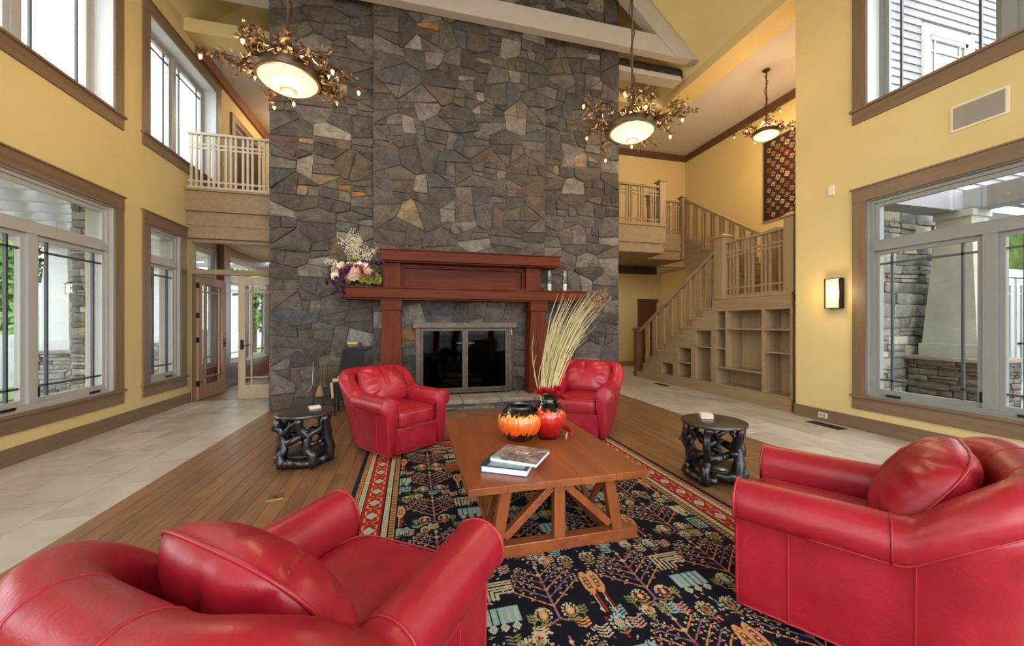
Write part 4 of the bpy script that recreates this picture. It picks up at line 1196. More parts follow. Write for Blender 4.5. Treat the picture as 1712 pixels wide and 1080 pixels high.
def puff(cx, cy, cz, a, b, c, e=.42, nu=40, nv=24, crown=0, wr=0, seed=0):
    """rounded box cushion with half sizes a, b, c"""
    mb = MB(); rr = random.Random(seed)
    sp = lambda v, p: math.copysign(abs(v) ** p, v)
    for j in range(nv + 1):
        ph = -math.pi / 2 + math.pi * j / nv
        for i in range(nu):
            th = 2 * math.pi * i / nu
            x = a * sp(math.cos(ph), e) * sp(math.cos(th), e); y = b * sp(math.cos(ph), e) * sp(math.sin(th), e); z = c * sp(math.sin(ph), e)
            if crown: z += crown * max(0, 1 - (x / a) ** 2) * max(0, 1 - (y / b) ** 2) * (1 if z > 0 else 0)
            mb.v.append((cx + x, cy + y, cz + z))
    for j in range(nv):
        for i in range(nu):
            mb.f.append((j * nu + i, j * nu + (i + 1) % nu, (j + 1) * nu + (i + 1) % nu, (j + 1) * nu + i))
    return mb
def pillow_mesh(w, h, t, n=34, seed=1):
    """two domed faces meeting in a seam; x width, y height, z thickness; creases gather at the side seams"""
    mb = MB(); rr = random.Random(seed); idx = {}
    def edge(u, v):   # soft-cornered outline
        p = 3.4
        m_ = max(abs(u), abs(v)); 
        if m_ < 1e-6: return 0, 0
        l = (abs(u) ** p + abs(v) ** p) ** (1 / p); k_ = m_ / l
        return u * k_, v * k_
    for s in (1, -1):
        for j in range(n + 1):
            for i in range(n + 1):
                u, v = -1 + 2 * i / n, -1 + 2 * j / n
                onb = i in (0, n) or j in (0, n)
                if onb and s < 0: idx[(s, i, j)] = idx[(1, i, j)]; continue
                x, y = edge(u, v)
                f_ = max(0, (1 - abs(u) ** 2.6)) ** .55 * max(0, (1 - abs(v) ** 2.6)) ** .55
                z = s * t * f_
                wr = math.sin(v * 17 + 3 * math.sin(u * 2)) * .0055 * sstep((abs(u) - .35) / .5) * (1 - abs(u)) * 3
                wr -= .022 * math.exp(-((u - .12) / .07) ** 2) * sstep((v + .5) / .6) * f_ if seed % 2 else .016 * math.exp(-((v + .1 + .2 * u) / .09) ** 2) * f_
                z += s * wr * f_ ** .5
                idx[(s, i, j)] = len(mb.v); mb.v.append((x * w, y * h, z))
        for j in range(n):
            for i in range(n):
                q = (idx[(s, i, j)], idx[(s, i + 1, j)], idx[(s, i + 1, j + 1)], idx[(s, i, j + 1)])
                mb.f.append(q if s > 0 else q[::-1])
    rim = []
    for i in range(n): rim.append((i, 0))
    for j in range(n): rim.append((n, j))
    for i in range(n, 0, -1): rim.append((i, n))
    for j in range(n, 0, -1): rim.append((0, j))
    return mb, [mb.v[idx[(1, i, j)]] for i, j in rim]
def xform(mb, M_):
    mb.v = [tuple(M_ @ Vector(p)) for p in mb.v]; return mb

def make_armchair():
    t = thing('armchair')
    path = chair_path(); rings = [chair_ring(*p) for p in path]
    mb = MB(); n = len(rings[0])
    for r_ in rings: mb.v += r_
    for i in range(len(rings) - 1):
        for k_ in range(n): mb.f.append((i * n + k_, i * n + (k_ + 1) % n, (i + 1) * n + (k_ + 1) % n, (i + 1) * n + k_))
    for base, ring, sy in ((0, rings[0], 1), ((len(rings) - 1) * n, rings[-1], 1)):
        # slightly domed front panel of the arm
        c = Vector((0, 0, 0))
        for p in ring: c += Vector(p)
        c /= n; o = len(mb.v)
        for p in ring: q = Vector(p).lerp(c, .12); mb.v.append((q.x, q.y + .014, q.z))
        mb.v.append((c.x, c.y + .018, c.z))
        for k_ in range(n):
            mb.f.append((base + k_, base + (k_ + 1) % n, o + (k_ + 1) % n, o + k_)); mb.f.append((o + k_, o + (k_ + 1) % n, o + n))
    sh = mb.build('shell', M_LEATHER, t, smooth=50, local=True)
    for ring in (rings[0], rings[-1]):
        MB().tube([(p[0], p[1] + .006, p[2]) for p in ring[1:-1]], .0055, 6).build('arm_piping', M_PIPE, sh, smooth=True, local=True)
    # welt along the bottom and where the arm meets the back
    MB().tube([(r_[1][0], r_[1][1], .034) for r_ in rings], .005, 6).build('hem_piping', M_PIPE, sh, smooth=True, local=True)
    for sg in (0, 1):
        idx = [i for i, p in enumerate(path) if (p[0] < 0) == (sg == 0)]
        near = min(idx, key=lambda i: abs(path[i][1] + .10)); r_ = rings[near]
        MB().tube([(p[0] + .002 * (1 if sg else -1), p[1], p[2] + .001) for p in r_[6:19]], .0045, 6).build('crease_piping', M_LEATHER, sh, smooth=True, local=True)
        for yy in (.20, -.14):
            j = min(idx, key=lambda i: abs(path[i][1] - yy)); r2 = rings[j]
            MB().tube([(p[0] + .0015 * (1 if sg else -1), p[1], p[2]) for p in r2[1:6]], .003, 5).build('side_seam', M_PIPE, sh, local=True)
    for fx in (-.13, .13):
        j = min(range(len(path)), key=lambda i: abs(path[i][0] - fx) + (10 if path[i][1] > -.2 else 0)); r2 = rings[j]
        MB().tube(r2[1:20], .0035, 5).build('back_seam', M_LEATHER, sh, smooth=True, local=True)
    # outer welt running up the back edge
    MB().tube([r_[6] for r_ in rings[8:-8]], .004, 6).build('roll_seam', M_LEATHER, sh, smooth=True, local=True)
    MB().box(-.26, .26, .33, .392, .04, .29).build('front_panel', M_LEATHER, t, bevel=.012, local=True)
    MB().tube([(-.26, .393, .04), (.26, .393, .04)], .005, 6).build('front_piping', M_PIPE, t, local=True)
    MB().box(-.26, .26, -.34, .33, .06, .28).build('seat_deck', M_LEATHER, t, local=True)
    sc = puff(0, .07, .375, .252, .35, .088, .34, crown=.022).build('seat_cushion', M_LEATHER, t, smooth=True, local=True)
    for z_ in (.447, .305):
        pts = []
        for i in range(40):
            th = 2 * math.pi * i / 40; f_ = lambda v: math.copysign(abs(v) ** .34, v)
            pts.append((.2455 * f_(math.cos(th)), .07 + .343 * f_(math.sin(th)), z_))
        MB().tube(pts, .0045, 6, True).build('cushion_piping', M_PIPE, sc, smooth=True, local=True)
    pm, rim = pillow_mesh(.28, .23, .115)
    Mx = Matrix.Translation((0, -.195, .645)) @ Matrix.Rotation(R(122), 4, 'X')
    pl = xform(pm, Mx).build('back_pillow', M_LEATHER, t, smooth=True, local=True)
    MB().tube([tuple(Mx @ Vector(p)) for p in rim], .006, 6, True).build('pillow_piping', M_LEATHER, pl, smooth=True, local=True)
    MB().cyl((0, 0), .24, .0, .05, 28).build('swivel_base', M_BLACK, t, local=True)
    return t
ac = make_armchair()
chairs = [((-.20, 4.58), (.60, -.80), 'red leather armchair behind the table, between root table and fireplace'),
          ((2.17, 4.62), (-.62, -.78), 'red leather armchair beyond the vases, partly hidden by the coffee table'),
          ((-.285, 1.31), (.585, .81), 'nearest red leather armchair, seen from behind, its pillow slumped sideways'),
          ((2.06, 1.36), (-.55, .835), 'red leather armchair turned side-on by the grey window wall')]
for i, ((x, y), (fx, fy_), lb_) in enumerate(chairs):
    o = ac if i == 0 else copy_tree(ac)
    o.location = (x, y, RUGZ); o.scale = (1.06, 1.06, 1.04); o.rotation_euler = (0, 0, math.atan2(-fx, fy_))
    tag(o, lb_, 'armchair', 'red leather armchairs around the coffee table')
    if i == 2:
        for c in o.children:
            if c.name.startswith('back_pillow'):
                c.location = (.02, .0, -.015); c.rotation_euler = (R(-1), 0, R(-4))

# ------------------------------------------------------------------ coffee table
TX0, TX1, TY0, TY1, TZ = .30, 1.45, 2.13, 3.75, .47
ct = thing('coffee_table', ((TX0 + TX1) / 2, (TY0 + TY1) / 2, 0), label='low brown wooden coffee table with trestle braces on the rug', cat='table')
for i in range(5):
    w_ = (TX1 - TX0) / 5
    bx('top_board', M_TABLE, ct, TX0 + i * w_ + .0004, TX0 + (i + 1) * w_ - .0004, TY0, TY1, TZ - .042, TZ, .002)
cxm = (TX0 + TX1) / 2
bx('apron', M_TABLE, ct, TX0 + .14, TX1 - .14, TY0 + .10, TY1 - .10, TZ - .075, TZ - .042)
for yy in (TY0 + .10, TY1 - .10):
    bx('sled_foot', M_TABLE, ct, TX0 + .0, TX1 - .04, yy - .035, yy + .035, RUGZ, RUGZ + .072, .004)
    bx('centre_post', M_TABLEV, ct, cxm - .035, cxm + .035, yy - .03, yy + .03, RUGZ + .072, TZ - .042, .003)
    for sg in (-1, 1):
        MB().prism([(cxm + sg * .30, yy - .03, TZ - .042), (cxm + sg * .37, yy - .03, TZ - .042), (cxm + sg * .43, yy - .03, RUGZ + .072), (cxm + sg * .36, yy - .03, RUGZ + .072)], (0, .06, 0)).build('leg', M_TABLEV, ct, bevel=.003)
        MB().bar((cxm + sg * .05, yy, TZ - .075), (cxm + sg * .345, yy, RUGZ + .11), .045, .05, (0, 1, 0)).build('brace', M_TABLEV, ct, bevel=.003)
for sg in (-1, 1):
    xx = cxm + sg * .37
    ym = (TY0 + TY1) / 2
    bx('side_post', M_TABLEV, ct, xx - .02, xx + .02, ym - .025, ym + .025, RUGZ + .06, TZ - .042)
    bx('side_foot', M_TABLE, ct, xx - .022, xx + .022, TY0 + .135, TY1 - .135, RUGZ, RUGZ + .06)
    for s2 in (-1, 1):
        MB().bar((xx, ym + s2 * .04, TZ - .06), (xx, ym + s2 * .36, RUGZ + .08), .03, .035, (1, 0, 0)).build('brace', M_TABLEV, ct)
        MB().bar((xx, ym + s2 * .62, TZ - .06), (xx, ym + s2 * .38, RUGZ + .08), .03, .035, (1, 0, 0)).build('brace', M_TABLEV, ct)

# books
def cover_mat():
    m, nt, b = nmat('photo_cover_print')
    v = coords(nt)
    vo = N(nt, 'ShaderNodeTexVoronoi'); vo.inputs['Scale'].default_value = 16; nt.links.new(v, vo.inputs['Vector'])
    sx = N(nt, 'ShaderNodeSeparateColor'); nt.links.new(vo.outputs['Color'], sx.inputs[0])
    c1 = ramp(nt, sx.outputs[0], [(0, rgb(38, 36, 36)), (.35, rgb(72, 70, 68)), (.6, rgb(130, 128, 124)), (.8, rgb(60, 58, 58)), (1, rgb(214, 212, 206))])
    c2 = ramp(nt, noise(nt, v, 22, 5, .6, 1.0), [(.35, rgb(30, 28, 28)), (.65, rgb(176, 172, 168))])
    nt.links.new(mixc(nt, c1, c2, .4), b.inputs['Base Color']); b.inputs['Roughness'].default_value = .25
    return m
M_COVER = cover_mat()
def book(name, cx_, cy_, z, w_, l_, t_, rz, mats, **tg):
    """w along local x, l along local y, spine on -x"""
    o = thing(name, (cx_, cy_, z), rz, **tg)
    MB().box(-w_ / 2, w_ / 2, -l_ / 2, l_ / 2, 0, .004).build('back_cover', mats[1], o, local=True)
    MB().box(-w_ / 2 + .004, w_ / 2 - .005, -l_ / 2 + .005, l_ / 2 - .005, .004, t_ - .004).build('pages', M_PAPER, o, local=True)
    MB().box(-w_ / 2, w_ / 2, -l_ / 2, l_ / 2, t_ - .004, t_).build('front_cover', mats[0], o, local=True)
    MB().box(-w_ / 2 - .003, -w_ / 2 + .003, -l_ / 2, l_ / 2, 0, t_).build('spine', mats[1], o, local=True)
    return o
def text_mesh(s, size, M_, name, mat, parent, ext=.0004):
    cu = bpy.data.curves.new(name, 'FONT'); cu.body = s; cu.size = size; cu.extrude = ext; cu.align_x = 'CENTER'
    ob = bpy.data.objects.new(name, cu); COL.objects.link(ob)
    dg = bpy.context.evaluated_depsgraph_get(); me = bpy.data.meshes.new_from_object(ob.evaluated_get(dg))
    bpy.data.objects.remove(ob); me.transform(M_)
    return link(name, me, mat, parent, local=True)
b1 = book('hardback_book', .605, 2.40, TZ, .30, .25, .042, R(-31), (M_NAVY, M_NAVY), label='thick navy hardback under the photo book on the coffee table', cat='book', group='books on the coffee table')
bx_ = plain('grey_blue_cover_print', rgb(132, 152, 160), .35, var=.3, vs=20)
MB().box(-.11, .125, -.115, .06, .042, .0425).build('cover_panel', bx_, b1, local=True)
b2 = book('photo_book', .70, 2.455, TZ + .0427, .31, .29, .022, R(-37), (M_COVER, M_PAPER), label='black and white photo book on top of the navy hardback', cat='book', group='books on the coffee table')
text_mesh('Living', .042, Matrix.Translation((0, .01, .0222)), 'title', M_PAPER, b2)
MB().box(-.05, .07, -.016, -.0135, .022, .0223).build('title_rule', M_PAPER, b2, local=True)

# vases
v1 = thing('ribbed_vase', (.835, 2.97, TZ), label='squat ribbed vase, black with flaming orange drip glaze', cat='vase')
prof = [(.075, 0), (.085, .006), (.125, .045), (.148, .09), (.155, .13), (.146, .17), (.118, .205), (.092, .222), (.086, .235), (.09, .245), (.08, .245), (.074, .232), (.078, .2), (.07, .12), (.06, .03)]
MB().lathe(prof, (0, 0, 0), 96, 32, .035).build('body', vase_mat('orange_drip_glaze', .76, (rgb(214, 84, 24), rgb(224, 96, 28), rgb(232, 150, 60)), .24, 0, .245, 1), v1, smooth=60, local=True)
v1.scale = (1.13, 1.13, 1.15)
v2 = thing('red_vase', (1.075, 2.95, TZ), label='taller red and black glazed vase holding dried grass and red blooms', cat='vase')
prof = [(.07, 0), (.078, .006), (.10, .05), (.128, .12), (.136, .17), (.125, .215), (.095, .25), (.068, .275), (.06, .30), (.064, .325), (.075, .34), (.064, .34), (.052, .32), (.05, .30), (.06, .25), (.06, .05)]
MB().lathe(prof, (0, 0, 0), 48).build('body', vase_mat('red_drip_glaze', .66, (rgb(120, 6, 14), rgb(168, 10, 18), rgb(206, 62, 22)), .06, 0, .34, 1), v2, smooth=60, local=True)
def petal_flower(mb, c, r_, rg_, n=3, up=Vector((0, 0, 1))):
    """layers of cupped petals around the direction up"""
    c = Vector(c); up = Vector(up).normalized(); u = up.orthogonal().normalized(); w = up.cross(u)
    for l in range(n):
        kk = 4 + l * 2; op = .35 + .4 * l / max(1, n - 1); rr = r_ * (.45 + .55 * l / max(1, n - 1))
        for i in range(kk):
            a = 2 * math.pi * (i + .5 * (l % 2)) / kk + rg_.uniform(-.15, .15)
            d = u * math.cos(a) + w * math.sin(a); s_ = up.cross(d)
            hw = rr * 2.2 / kk * 1.1
            p0 = c - up * r_ * .3; p1 = c + d * rr * op * .9 + up * r_ * .05; p2 = c + d * rr * (op + .3) + up * r_ * (.55 - .5 * l / n)
            o = len(mb.v)
            mb.v += [tuple(p0), tuple(p1 - s_ * hw), tuple(p1 + s_ * hw + up * .0), tuple(p2 - s_ * hw * .8), tuple(p2 + s_ * hw * .8), tuple(p2 + d * rr * .12 + up * r_ * .08)]
            mb.f += [(o, o + 1, o + 2), (o + 1, o + 3, o + 4, o + 2), (o + 3, o + 5, o + 4)]
v2.scale = (1.06, 1.06, 1.06)
fg = random.Random(9)
dg_ = thing('dried_grass', (1.055, 2.945, TZ + .34), label='tall sheaf of pale dried grass leaning right in the red vase', cat='grass')
mb = MB()
for i in range(110):
    tx = fg.uniform(.10, .50) + .14 * fg.random(); tyy = fg.uniform(-.04, .20); L = fg.uniform(.45, .86)
    p0 = Vector((1.055 + fg.uniform(-.03, .03), 2.945 + fg.uniform(-.03, .03), TZ + .2))
    p2 = Vector((p0.x + tx * L / .75 * .95, p0.y + tyy * L, TZ + .34 + L))
    if i < 8: p2 = Vector((p0.x + fg.uniform(-.12, .1), p0.y + fg.uniform(-.05, .1), TZ + .34 + fg.uniform(.3, .62)))
    p1 = p0.lerp(p2, .5) + Vector((-.11, 0, .13))
    pts = [p0 * (1 - t) ** 2 + p1 * 2 * t * (1 - t) + p2 * t * t for t in (0, .25, .5, .75, 1)]
    mb.tube(pts, [.0035, .0035, .003, .0022, .001] if i % 3 else [.006, .008, .007, .004, .001], 4)
mb.build('stalk_bundle', M_STRAW, dg_, kind='stuff')
mb = MB()
for i in range(240):
    t = fg.random(); c = Vector((1.40 + t * .23 + fg.gauss(0, .03), 3.0 + fg.gauss(.03, .04), TZ + .98 + t * .21 + fg.gauss(0, .028)))
    d = Vector((fg.uniform(-.6, .9), fg.gauss(0, .5), fg.uniform(-.3, 1))).normalized() * fg.uniform(.02, .05)
    mb.tube([c, c + d * .6 + Vector((0, 0, .004)), c + d], [.0012, .0024, .0008], 3)
mb.build('seed_heads', M_DRYBR, dg_, kind='stuff')
for i, (dx, dy, dz, s_) in enumerate(((-.055, -.045, .385, .06), (.02, -.06, .375, .055), (.075, -.02, .395, .06), (-.02, .035, .40, .055), (.11, -.06, .33, .05))):
    f_ = thing('red_flower', (1.055 + dx, 2.945 + dy, TZ + dz - .04), label=('drooping red silk bloom at the right lip of the red vase' if i == 4 else ['leftmost', 'front', 'right', 'rear'][i] + ' red silk bloom in the mouth of the red vase'), cat='flower', group='red blooms in the vase')
    mb = MB(); petal_flower(mb, (1.055 + dx, 2.945 + dy, TZ + dz), s_, fg, 4, (dx * 5, dy * 5, 1)); mb.build('petals', M_RED, f_, smooth=True, fixn=False)
    MB().tube([(1.055 + dx * .3, 2.945 + dy * .3, TZ + .25), (1.055 + dx, 2.945 + dy, TZ + dz)], .004, 5).build('stem', M_STEM, f_)
f_ = thing('fallen_flower', (1.24, 2.9, TZ), label='red silk bloom lying on the table right of the vases', cat='flower')
mb = MB(); petal_flower(mb, (1.235, 2.93, TZ + .05), .05, fg, 4, (.6, -.5, .5)); mb.build('petals', M_RED, f_, smooth=True, fixn=False)
mb = MB(); petal_flower(mb, (1.195, 2.97, TZ + .075), .04, fg, 3, (.2, -.5, .8)); mb.build('petals', M_RED, f_, smooth=True, fixn=False)
MB().tube([(1.235, 2.93, TZ + .045), (1.2, 2.88, TZ + .03), (1.185, 2.845, TZ + .006)], [.012, .008, .002], 6).build('leaf', M_TAN, f_)

# ------------------------------------------------------------------ carved root side tables
def root_table(x, y, seed, label, rz=0):
    t = thing('root_side_table', (x, y, 0), rz, label=label, cat='side table', group='carved root side tables')
    r_ = random.Random(seed); t.scale = (1, 1, 1.04)
    MB().lathe([(.23, .475), (.27, .48), (.275, .49), (.27, .503), (.255, .506), (0.01, .507)], n=40).build('top', M_CARVETOP, t, smooth=40, local=True)
    MB().lathe([(.17, .10), (.19, .11), (.19, .125), (.18, .13), (.01, .131)], n=32).build('lower_shelf', M_CARVETOP, t, smooth=40, local=True)
    def wob(a, b, n=7, amp=.025, r0=.026, r1=.02):
        a, b = Vector(a), Vector(b); pts, rad = [], []
        for i in range(n):
            f = i / (n - 1); p = a.lerp(b, f)
            if 0 < i < n - 1: p += Vector((r_.gauss(0, amp), r_.gauss(0, amp), r_.gauss(0, amp * .6)))
            l = math.hypot(p.x, p.y)
            if l > .262: p.x *= .262 / l; p.y *= .262 / l
            pts.append(p); rad.append((r0 + (r1 - r0) * f) * r_.uniform(.8, 1.3))
        # smooth
        q, qr = [], []
        for i in range(n - 1):
            q += [pts[i], pts[i].lerp(pts[i + 1], .5)]; qr += [rad[i], (rad[i] + rad[i + 1]) / 2]
        q.append(pts[-1]); qr.append(rad[-1])
        return q, qr
    def br(nm, a, b, **kw):
        p, rd = wob(a, b, **kw); MB().tube(p, rd, 8).build(nm, M_CARVE, t, smooth=True, local=True)
        return p
    pol = lambda an, r, z: (r * math.cos(an), r * math.sin(an), z)
    mains = []
    for i in range(6):
        an = 2 * math.pi * i / 6 + r_.uniform(-.2, .2)
        p = br('trunk', pol(an, .235, .028), pol(an + r_.uniform(-.5, .5), .225, .478), r0=.042, r1=.034, amp=.022); mains.append((an, p))
    for i in range(6):
        an, p = mains[i]; an2, p2 = mains[(i + 1) % 6]
        m_ = (an + an2 + (2 * math.pi if an2 < an else 0)) / 2
        a = p[r_.choice((4, 5, 6))]; b = p2[r_.choice((6, 7, 8))]
        br('branch', a, b, r0=.034, r1=.028, amp=.02)
        br('branch', p[r_.choice((6, 7))], pol(m_ + r_.uniform(-.15, .15), .235, .476), n=5, r0=.026, r1=.018, amp=.02)
        br('root', pol(an, .225, .05), pol(an2, .225, .055 + r_.uniform(0, .05)), r0=.036, r1=.034, amp=.02)
        pp = p[r_.choice((3, 8, 9))]; dv = Vector((math.cos(m_), math.sin(m_), r_.uniform(-.3, .6))) * .05
        MB().tube([pp, pp + dv * .6, pp + dv], [.02, .015, .011], 7).build('knot', M_CARVE, t, smooth=True, local=True)
    return t
root_table(-1.05, 4.24, 4, 'black carved root table with round top left of the fireplace armchair')
root_table(2.64, 2.90, 8, 'black carved root table with round top beside the rug edge', R(40))
def coaster(x, y, z, n, rz, label):
    t = thing('coaster_stack', (x, y, z), rz, label=label, cat='coasters')
    for i in range(n): MB().box(-.052, .052, -.052, .052, i * .0105, i * .0105 + .0095).build('coaster', M_COASTER, t, bevel=.002, local=True)
coaster(-.98, 4.34, .528, 2, R(20), 'flat pale stone coasters on the left root table')
coaster(2.63, 2.98, .528, 4, R(-30), 'square stack of pale stone coasters on the right root table')

# ------------------------------------------------------------------ fireside objects
ts = thing('fire_tool_set', (-1.45, 6.62, 0), label='pewter and brass fireplace tool stand beside the stone chimney', cat='tool set')
cx_, cy_ = -1.45, 6.62
for a in (0, 120, 240): MB().tube([(cx_, cy_, .12), (cx_ + .09 * math.cos(R(a + 40)), cy_ + .09 * math.sin(R(a + 40)), .06), (cx_ + .15 * math.cos(R(a + 40)), cy_ + .15 * math.sin(R(a + 40)), .012)], .011, 7).build('foot', M_SILVER, ts, smooth=True)
MB().tube([(cx_, cy_, .1), (cx_, cy_, .80)], .011, 8).build('pole', M_IRON, ts)
MB().tube([(cx_ - .1, cy_, .72), (cx_ + .1, cy_, .72)], .008, 6).build('hanger', M_IRON, ts); MB().lathe([(.004, .80), (.018, .815), (.018, .835), (.004, .85)], (cx_, cy_, 0), 12).build('finial', M_IRON, ts, smooth=True)
MB().tube([(cx_ - .05, cy_ - .06, .80), (cx_ - .06, cy_ - .06, .45), (cx_ - .10, cy_ - .06, .36), (cx_ - .16, cy_ - .06, .33)], .009, 6).build('tongs', M_SILVER, ts, smooth=True)
MB().tube([(cx_ + .06, cy_ - .05, .78), (cx_ + .06, cy_ - .05, .42)], .009, 6).build('brush_handle', M_BRASS, ts)
MB().lathe([(.02, .42), (.035, .38), (.075, .27), (.07, .265), (.01, .27)], (cx_ + .04, cy_ - .05, 0), 14).build('brush', M_DRYBR, ts, smooth=True)
MB().tube([(cx_ + .1, cy_ - .02, .78), (cx_ + .11, cy_ - .03, .40)], .009, 6).build('shovel_handle', M_BRASS, ts); MB().taper(cx_ + .12, cy_ - .03, .24, .40, .06, .012, .045, .012).build('shovel_pan', M_BLACK, ts)

lc = thing('log_carrier', (-.92, 6.45, 0), label='black canvas log carrier with a wooden grip on an iron stand', cat='log carrier')
for xx in (-1.15, -.70):
    MB().tube([(xx, 6.30, 0), (xx, 6.32, .45), (xx + (.02 if xx < -.9 else -.02), 6.36, .62)], .014, 8).build('stand_leg', M_BLACK, lc); MB().tube([(xx, 6.62, 0), (xx, 6.6, .45)], .014, 8).build('stand_leg', M_BLACK, lc)
    MB().tube([(xx, 6.32, .44), (xx, 6.6, .44)], .012, 8).build('stand_bar', M_BLACK, lc)
MB().prism([(-1.14, 6.28, .50), (-.71, 6.28, .50), (-.73, 6.30, .22), (-1.12, 6.30, .22)], (0, .32, 0)).build('sling', M_BLACKCLOTH, lc, bevel=.03)
MB().prism([(-1.13, 6.44, .50), (-.72, 6.44, .50), (-.775, 6.52, .98), (-.80, 6.52, 1.02), (-1.05, 6.52, 1.02), (-1.075, 6.52, .98)], (0, .035, 0)).build('back_flap', M_BLACKCLOTH, lc, bevel=.01)
for xx in (-1.03, -.82): MB().box(xx - .025, xx + .025, 6.50, 6.56, 1.0, 1.10).build('handle_strap', M_BLACK, lc)
MB().tube([(-1.02, 6.53, 1.085), (-.83, 6.53, 1.085)], .022, 10).build('grip', M_TAN, lc, smooth=True)
for i, (a, b, r_) in enumerate((((-1.18, 6.32, .53), (-.72, 6.34, .57), .03), ((-1.12, 6.38, .57), (-.75, 6.36, .62), .024), ((-1.2, 6.34, .50), (-1.17, 6.28, .27), .018))):
    MB().tube([a, b], [r_, r_ * .9], 6).build('kindling_stick', M_TAN, label=['thick pale kindling stick across the log carrier', 'thin upper kindling stick on the log carrier', 'short kindling piece hanging by the log carrier side'][i], cat='kindling', group='kindling in the log carrier')

# mantel things
fa = thing('flower_arrangement', (-.86, 6.52, 1.985), label='large mixed silk flower arrangement in a bronze bowl on the mantel', cat='flowers')
fr = random.Random(31)
FC = Vector((-.86, 6.52, 1.985))
MB().lathe([(.06, 0), (.065, .012), (.03, .025), (.03, .04), (.09, .075), (.115, .12), (.12, .125), (.105, .12), (.06, .08)], FC, 28).build('bowl', M_BRASSBOWL, fa, smooth=50)
def bloom(x, z, y, r_, mt, nm='rose'):
    mb = MB(); c = FC + Vector((x, y, z)); d = Vector((x, y - .15, z - .15))
    r_ *= 1.18; petal_flower(mb, c, r_, fr, 4, d); MBs = mb.build(nm, mt, fa, smooth=True, fixn=False)
    if nm == 'rose': MB().lathe([(r_ * .3, -r_ * .35), (r_ * .55, -r_ * .1), (r_ * .45, r_ * .25), (r_ * .15, r_ * .38)], c, 10).build('rose_heart', mt, MBs, smooth=True)
for x, z, y, r_ in ((-.29, .16, -.10, .085), (-.23, .30, -.05, .08), (-.02, .17, -.17, .075), (.04, .33, -.10, .07), (.13, .30, -.1, .07), (-.08, .33, -.1, .06), (-.02, .28, -.14, .05)): bloom(x, z, y, r_, M_CREAM)
for x, z, y, r_ in ((-.10, .26, -.16, .06), (-.14, .21, -.17, .06), (-.20, .20, -.15, .055), (-.09, .31, -.13, .05), (-.42, .055, -.05, .05), (-.32, .05, -.10, .045), (-.17, .05, -.16, .045), (-.19, -.04, -.17, .045), (-.175, -.11, -.175, .04), (-.12, .08, -.15, .05), (.31, .36, -.16, .05), (.38, .37, -.15, .05), (.11, .40, -.05, .05)): bloom(x, z, y, r_, M_PURPLE, 'tulip')
for x, z, y, r_ in ((.08, .24, -.17, .065), (.12, .20, -.15, .055), (.17, .16, -.15, .05)): bloom(x, z, y, r_, M_RUSTP, 'mum')
for x, z, y, r_ in ((.05, .17, -.17, .06), (.10, .12, -.17, .055), (.26, .14, -.12, .075), (.32, .12, -.1, .06), (-.06, .42, -.05, .06), (-.02, .40, -.08, .055), (-.31, .52, 0, .05), (-.26, .5, 0, .05), (.2, .11, -.15, .06), (-.1, .10, -.16, .05)): bloom(x, z, y, r_, M_YEL, 'hydrangea')
M_PINKP = plain('blush_petal', rgb(206, 170, 150), .6, var=.15, vs=40)
for x, z, y, r_ in ((.0, .22, -.2, .055), (-.32, .27, -.08, .05), (.17, .24, -.17, .05), (.22, .22, -.14, .045), (-.05, .14, -.2, .05)): bloom(x, z, y, r_, M_PINKP)
for x, z, y, r_ in ((-.27, .10, -.15, .04), (.02, .30, -.16, .035), (.19, .29, -.13, .035), (-.38, .13, -.07, .035), (.26, .20, -.14, .035)): bloom(x, z, y, r_, M_PURPLE, 'tulip')
mb = MB(); ml = MB(); mt_ = MB()
def sprays(mb, ml, tips, n, rr):
    for tx, tz in tips:
        p0 = FC + Vector((0, 0, .12)); p2 = FC + Vector((tx, fr.uniform(-.06, .04), tz)); p1 = FC + Vector((tx * .35, -.03, tz * .7))
        pts = [p0 * (1 - t) ** 2 + p1 * 2 * t * (1 - t) + p2 * t * t for t in [i / 8 for i in range(9)]]
        mb.tube(pts, [.006 - .0005 * i for i in range(9)], 4)
        for i in range(n):
            t = .45 + .55 * fr.random(); q = p0 * (1 - t) ** 2 + p1 * 2 * t * (1 - t) + p2 * t * t + Vector((fr.gauss(0, .028), fr.gauss(0, .02), fr.gauss(0, .02)))
            petal_flower(ml, q, rr, fr, 1, (fr.gauss(0, 1), fr.gauss(-1, .5), fr.gauss(0, 1)))
sprays(mb, ml, [(-.10, .86), (-.04, .90), (.02, .84), (.07, .78), (-.16, .80), (-.24, .75), (.0, .7), (-.05, .65), (.28, .60), (.22, .58), (.16, .62), (-.42, .42), (-.36, .40), (-.44, .38)], 52, .021)
mb.build('twigs', M_BARK, fa, kind='stuff'); ml.build('blossom', M_CREAM, fa, kind='stuff', fixn=False)
mb = MB()
for i in range(480):
    a = fr.uniform(0, 2 * math.pi); r_ = fr.uniform(.05, .36); c = FC + Vector((r_ * math.cos(a), fr.uniform(-.14, .08), .22 + r_ * math.sin(a) * .62))
    if c.z < FC.z + .02: continue
    petal_flower(mb, c, fr.uniform(.018, .035), fr, 1, (fr.gauss(0, 1), -1, fr.gauss(0, 1)))
mb.build('foliage', M_STEM, fa, kind='stuff', fixn=False)
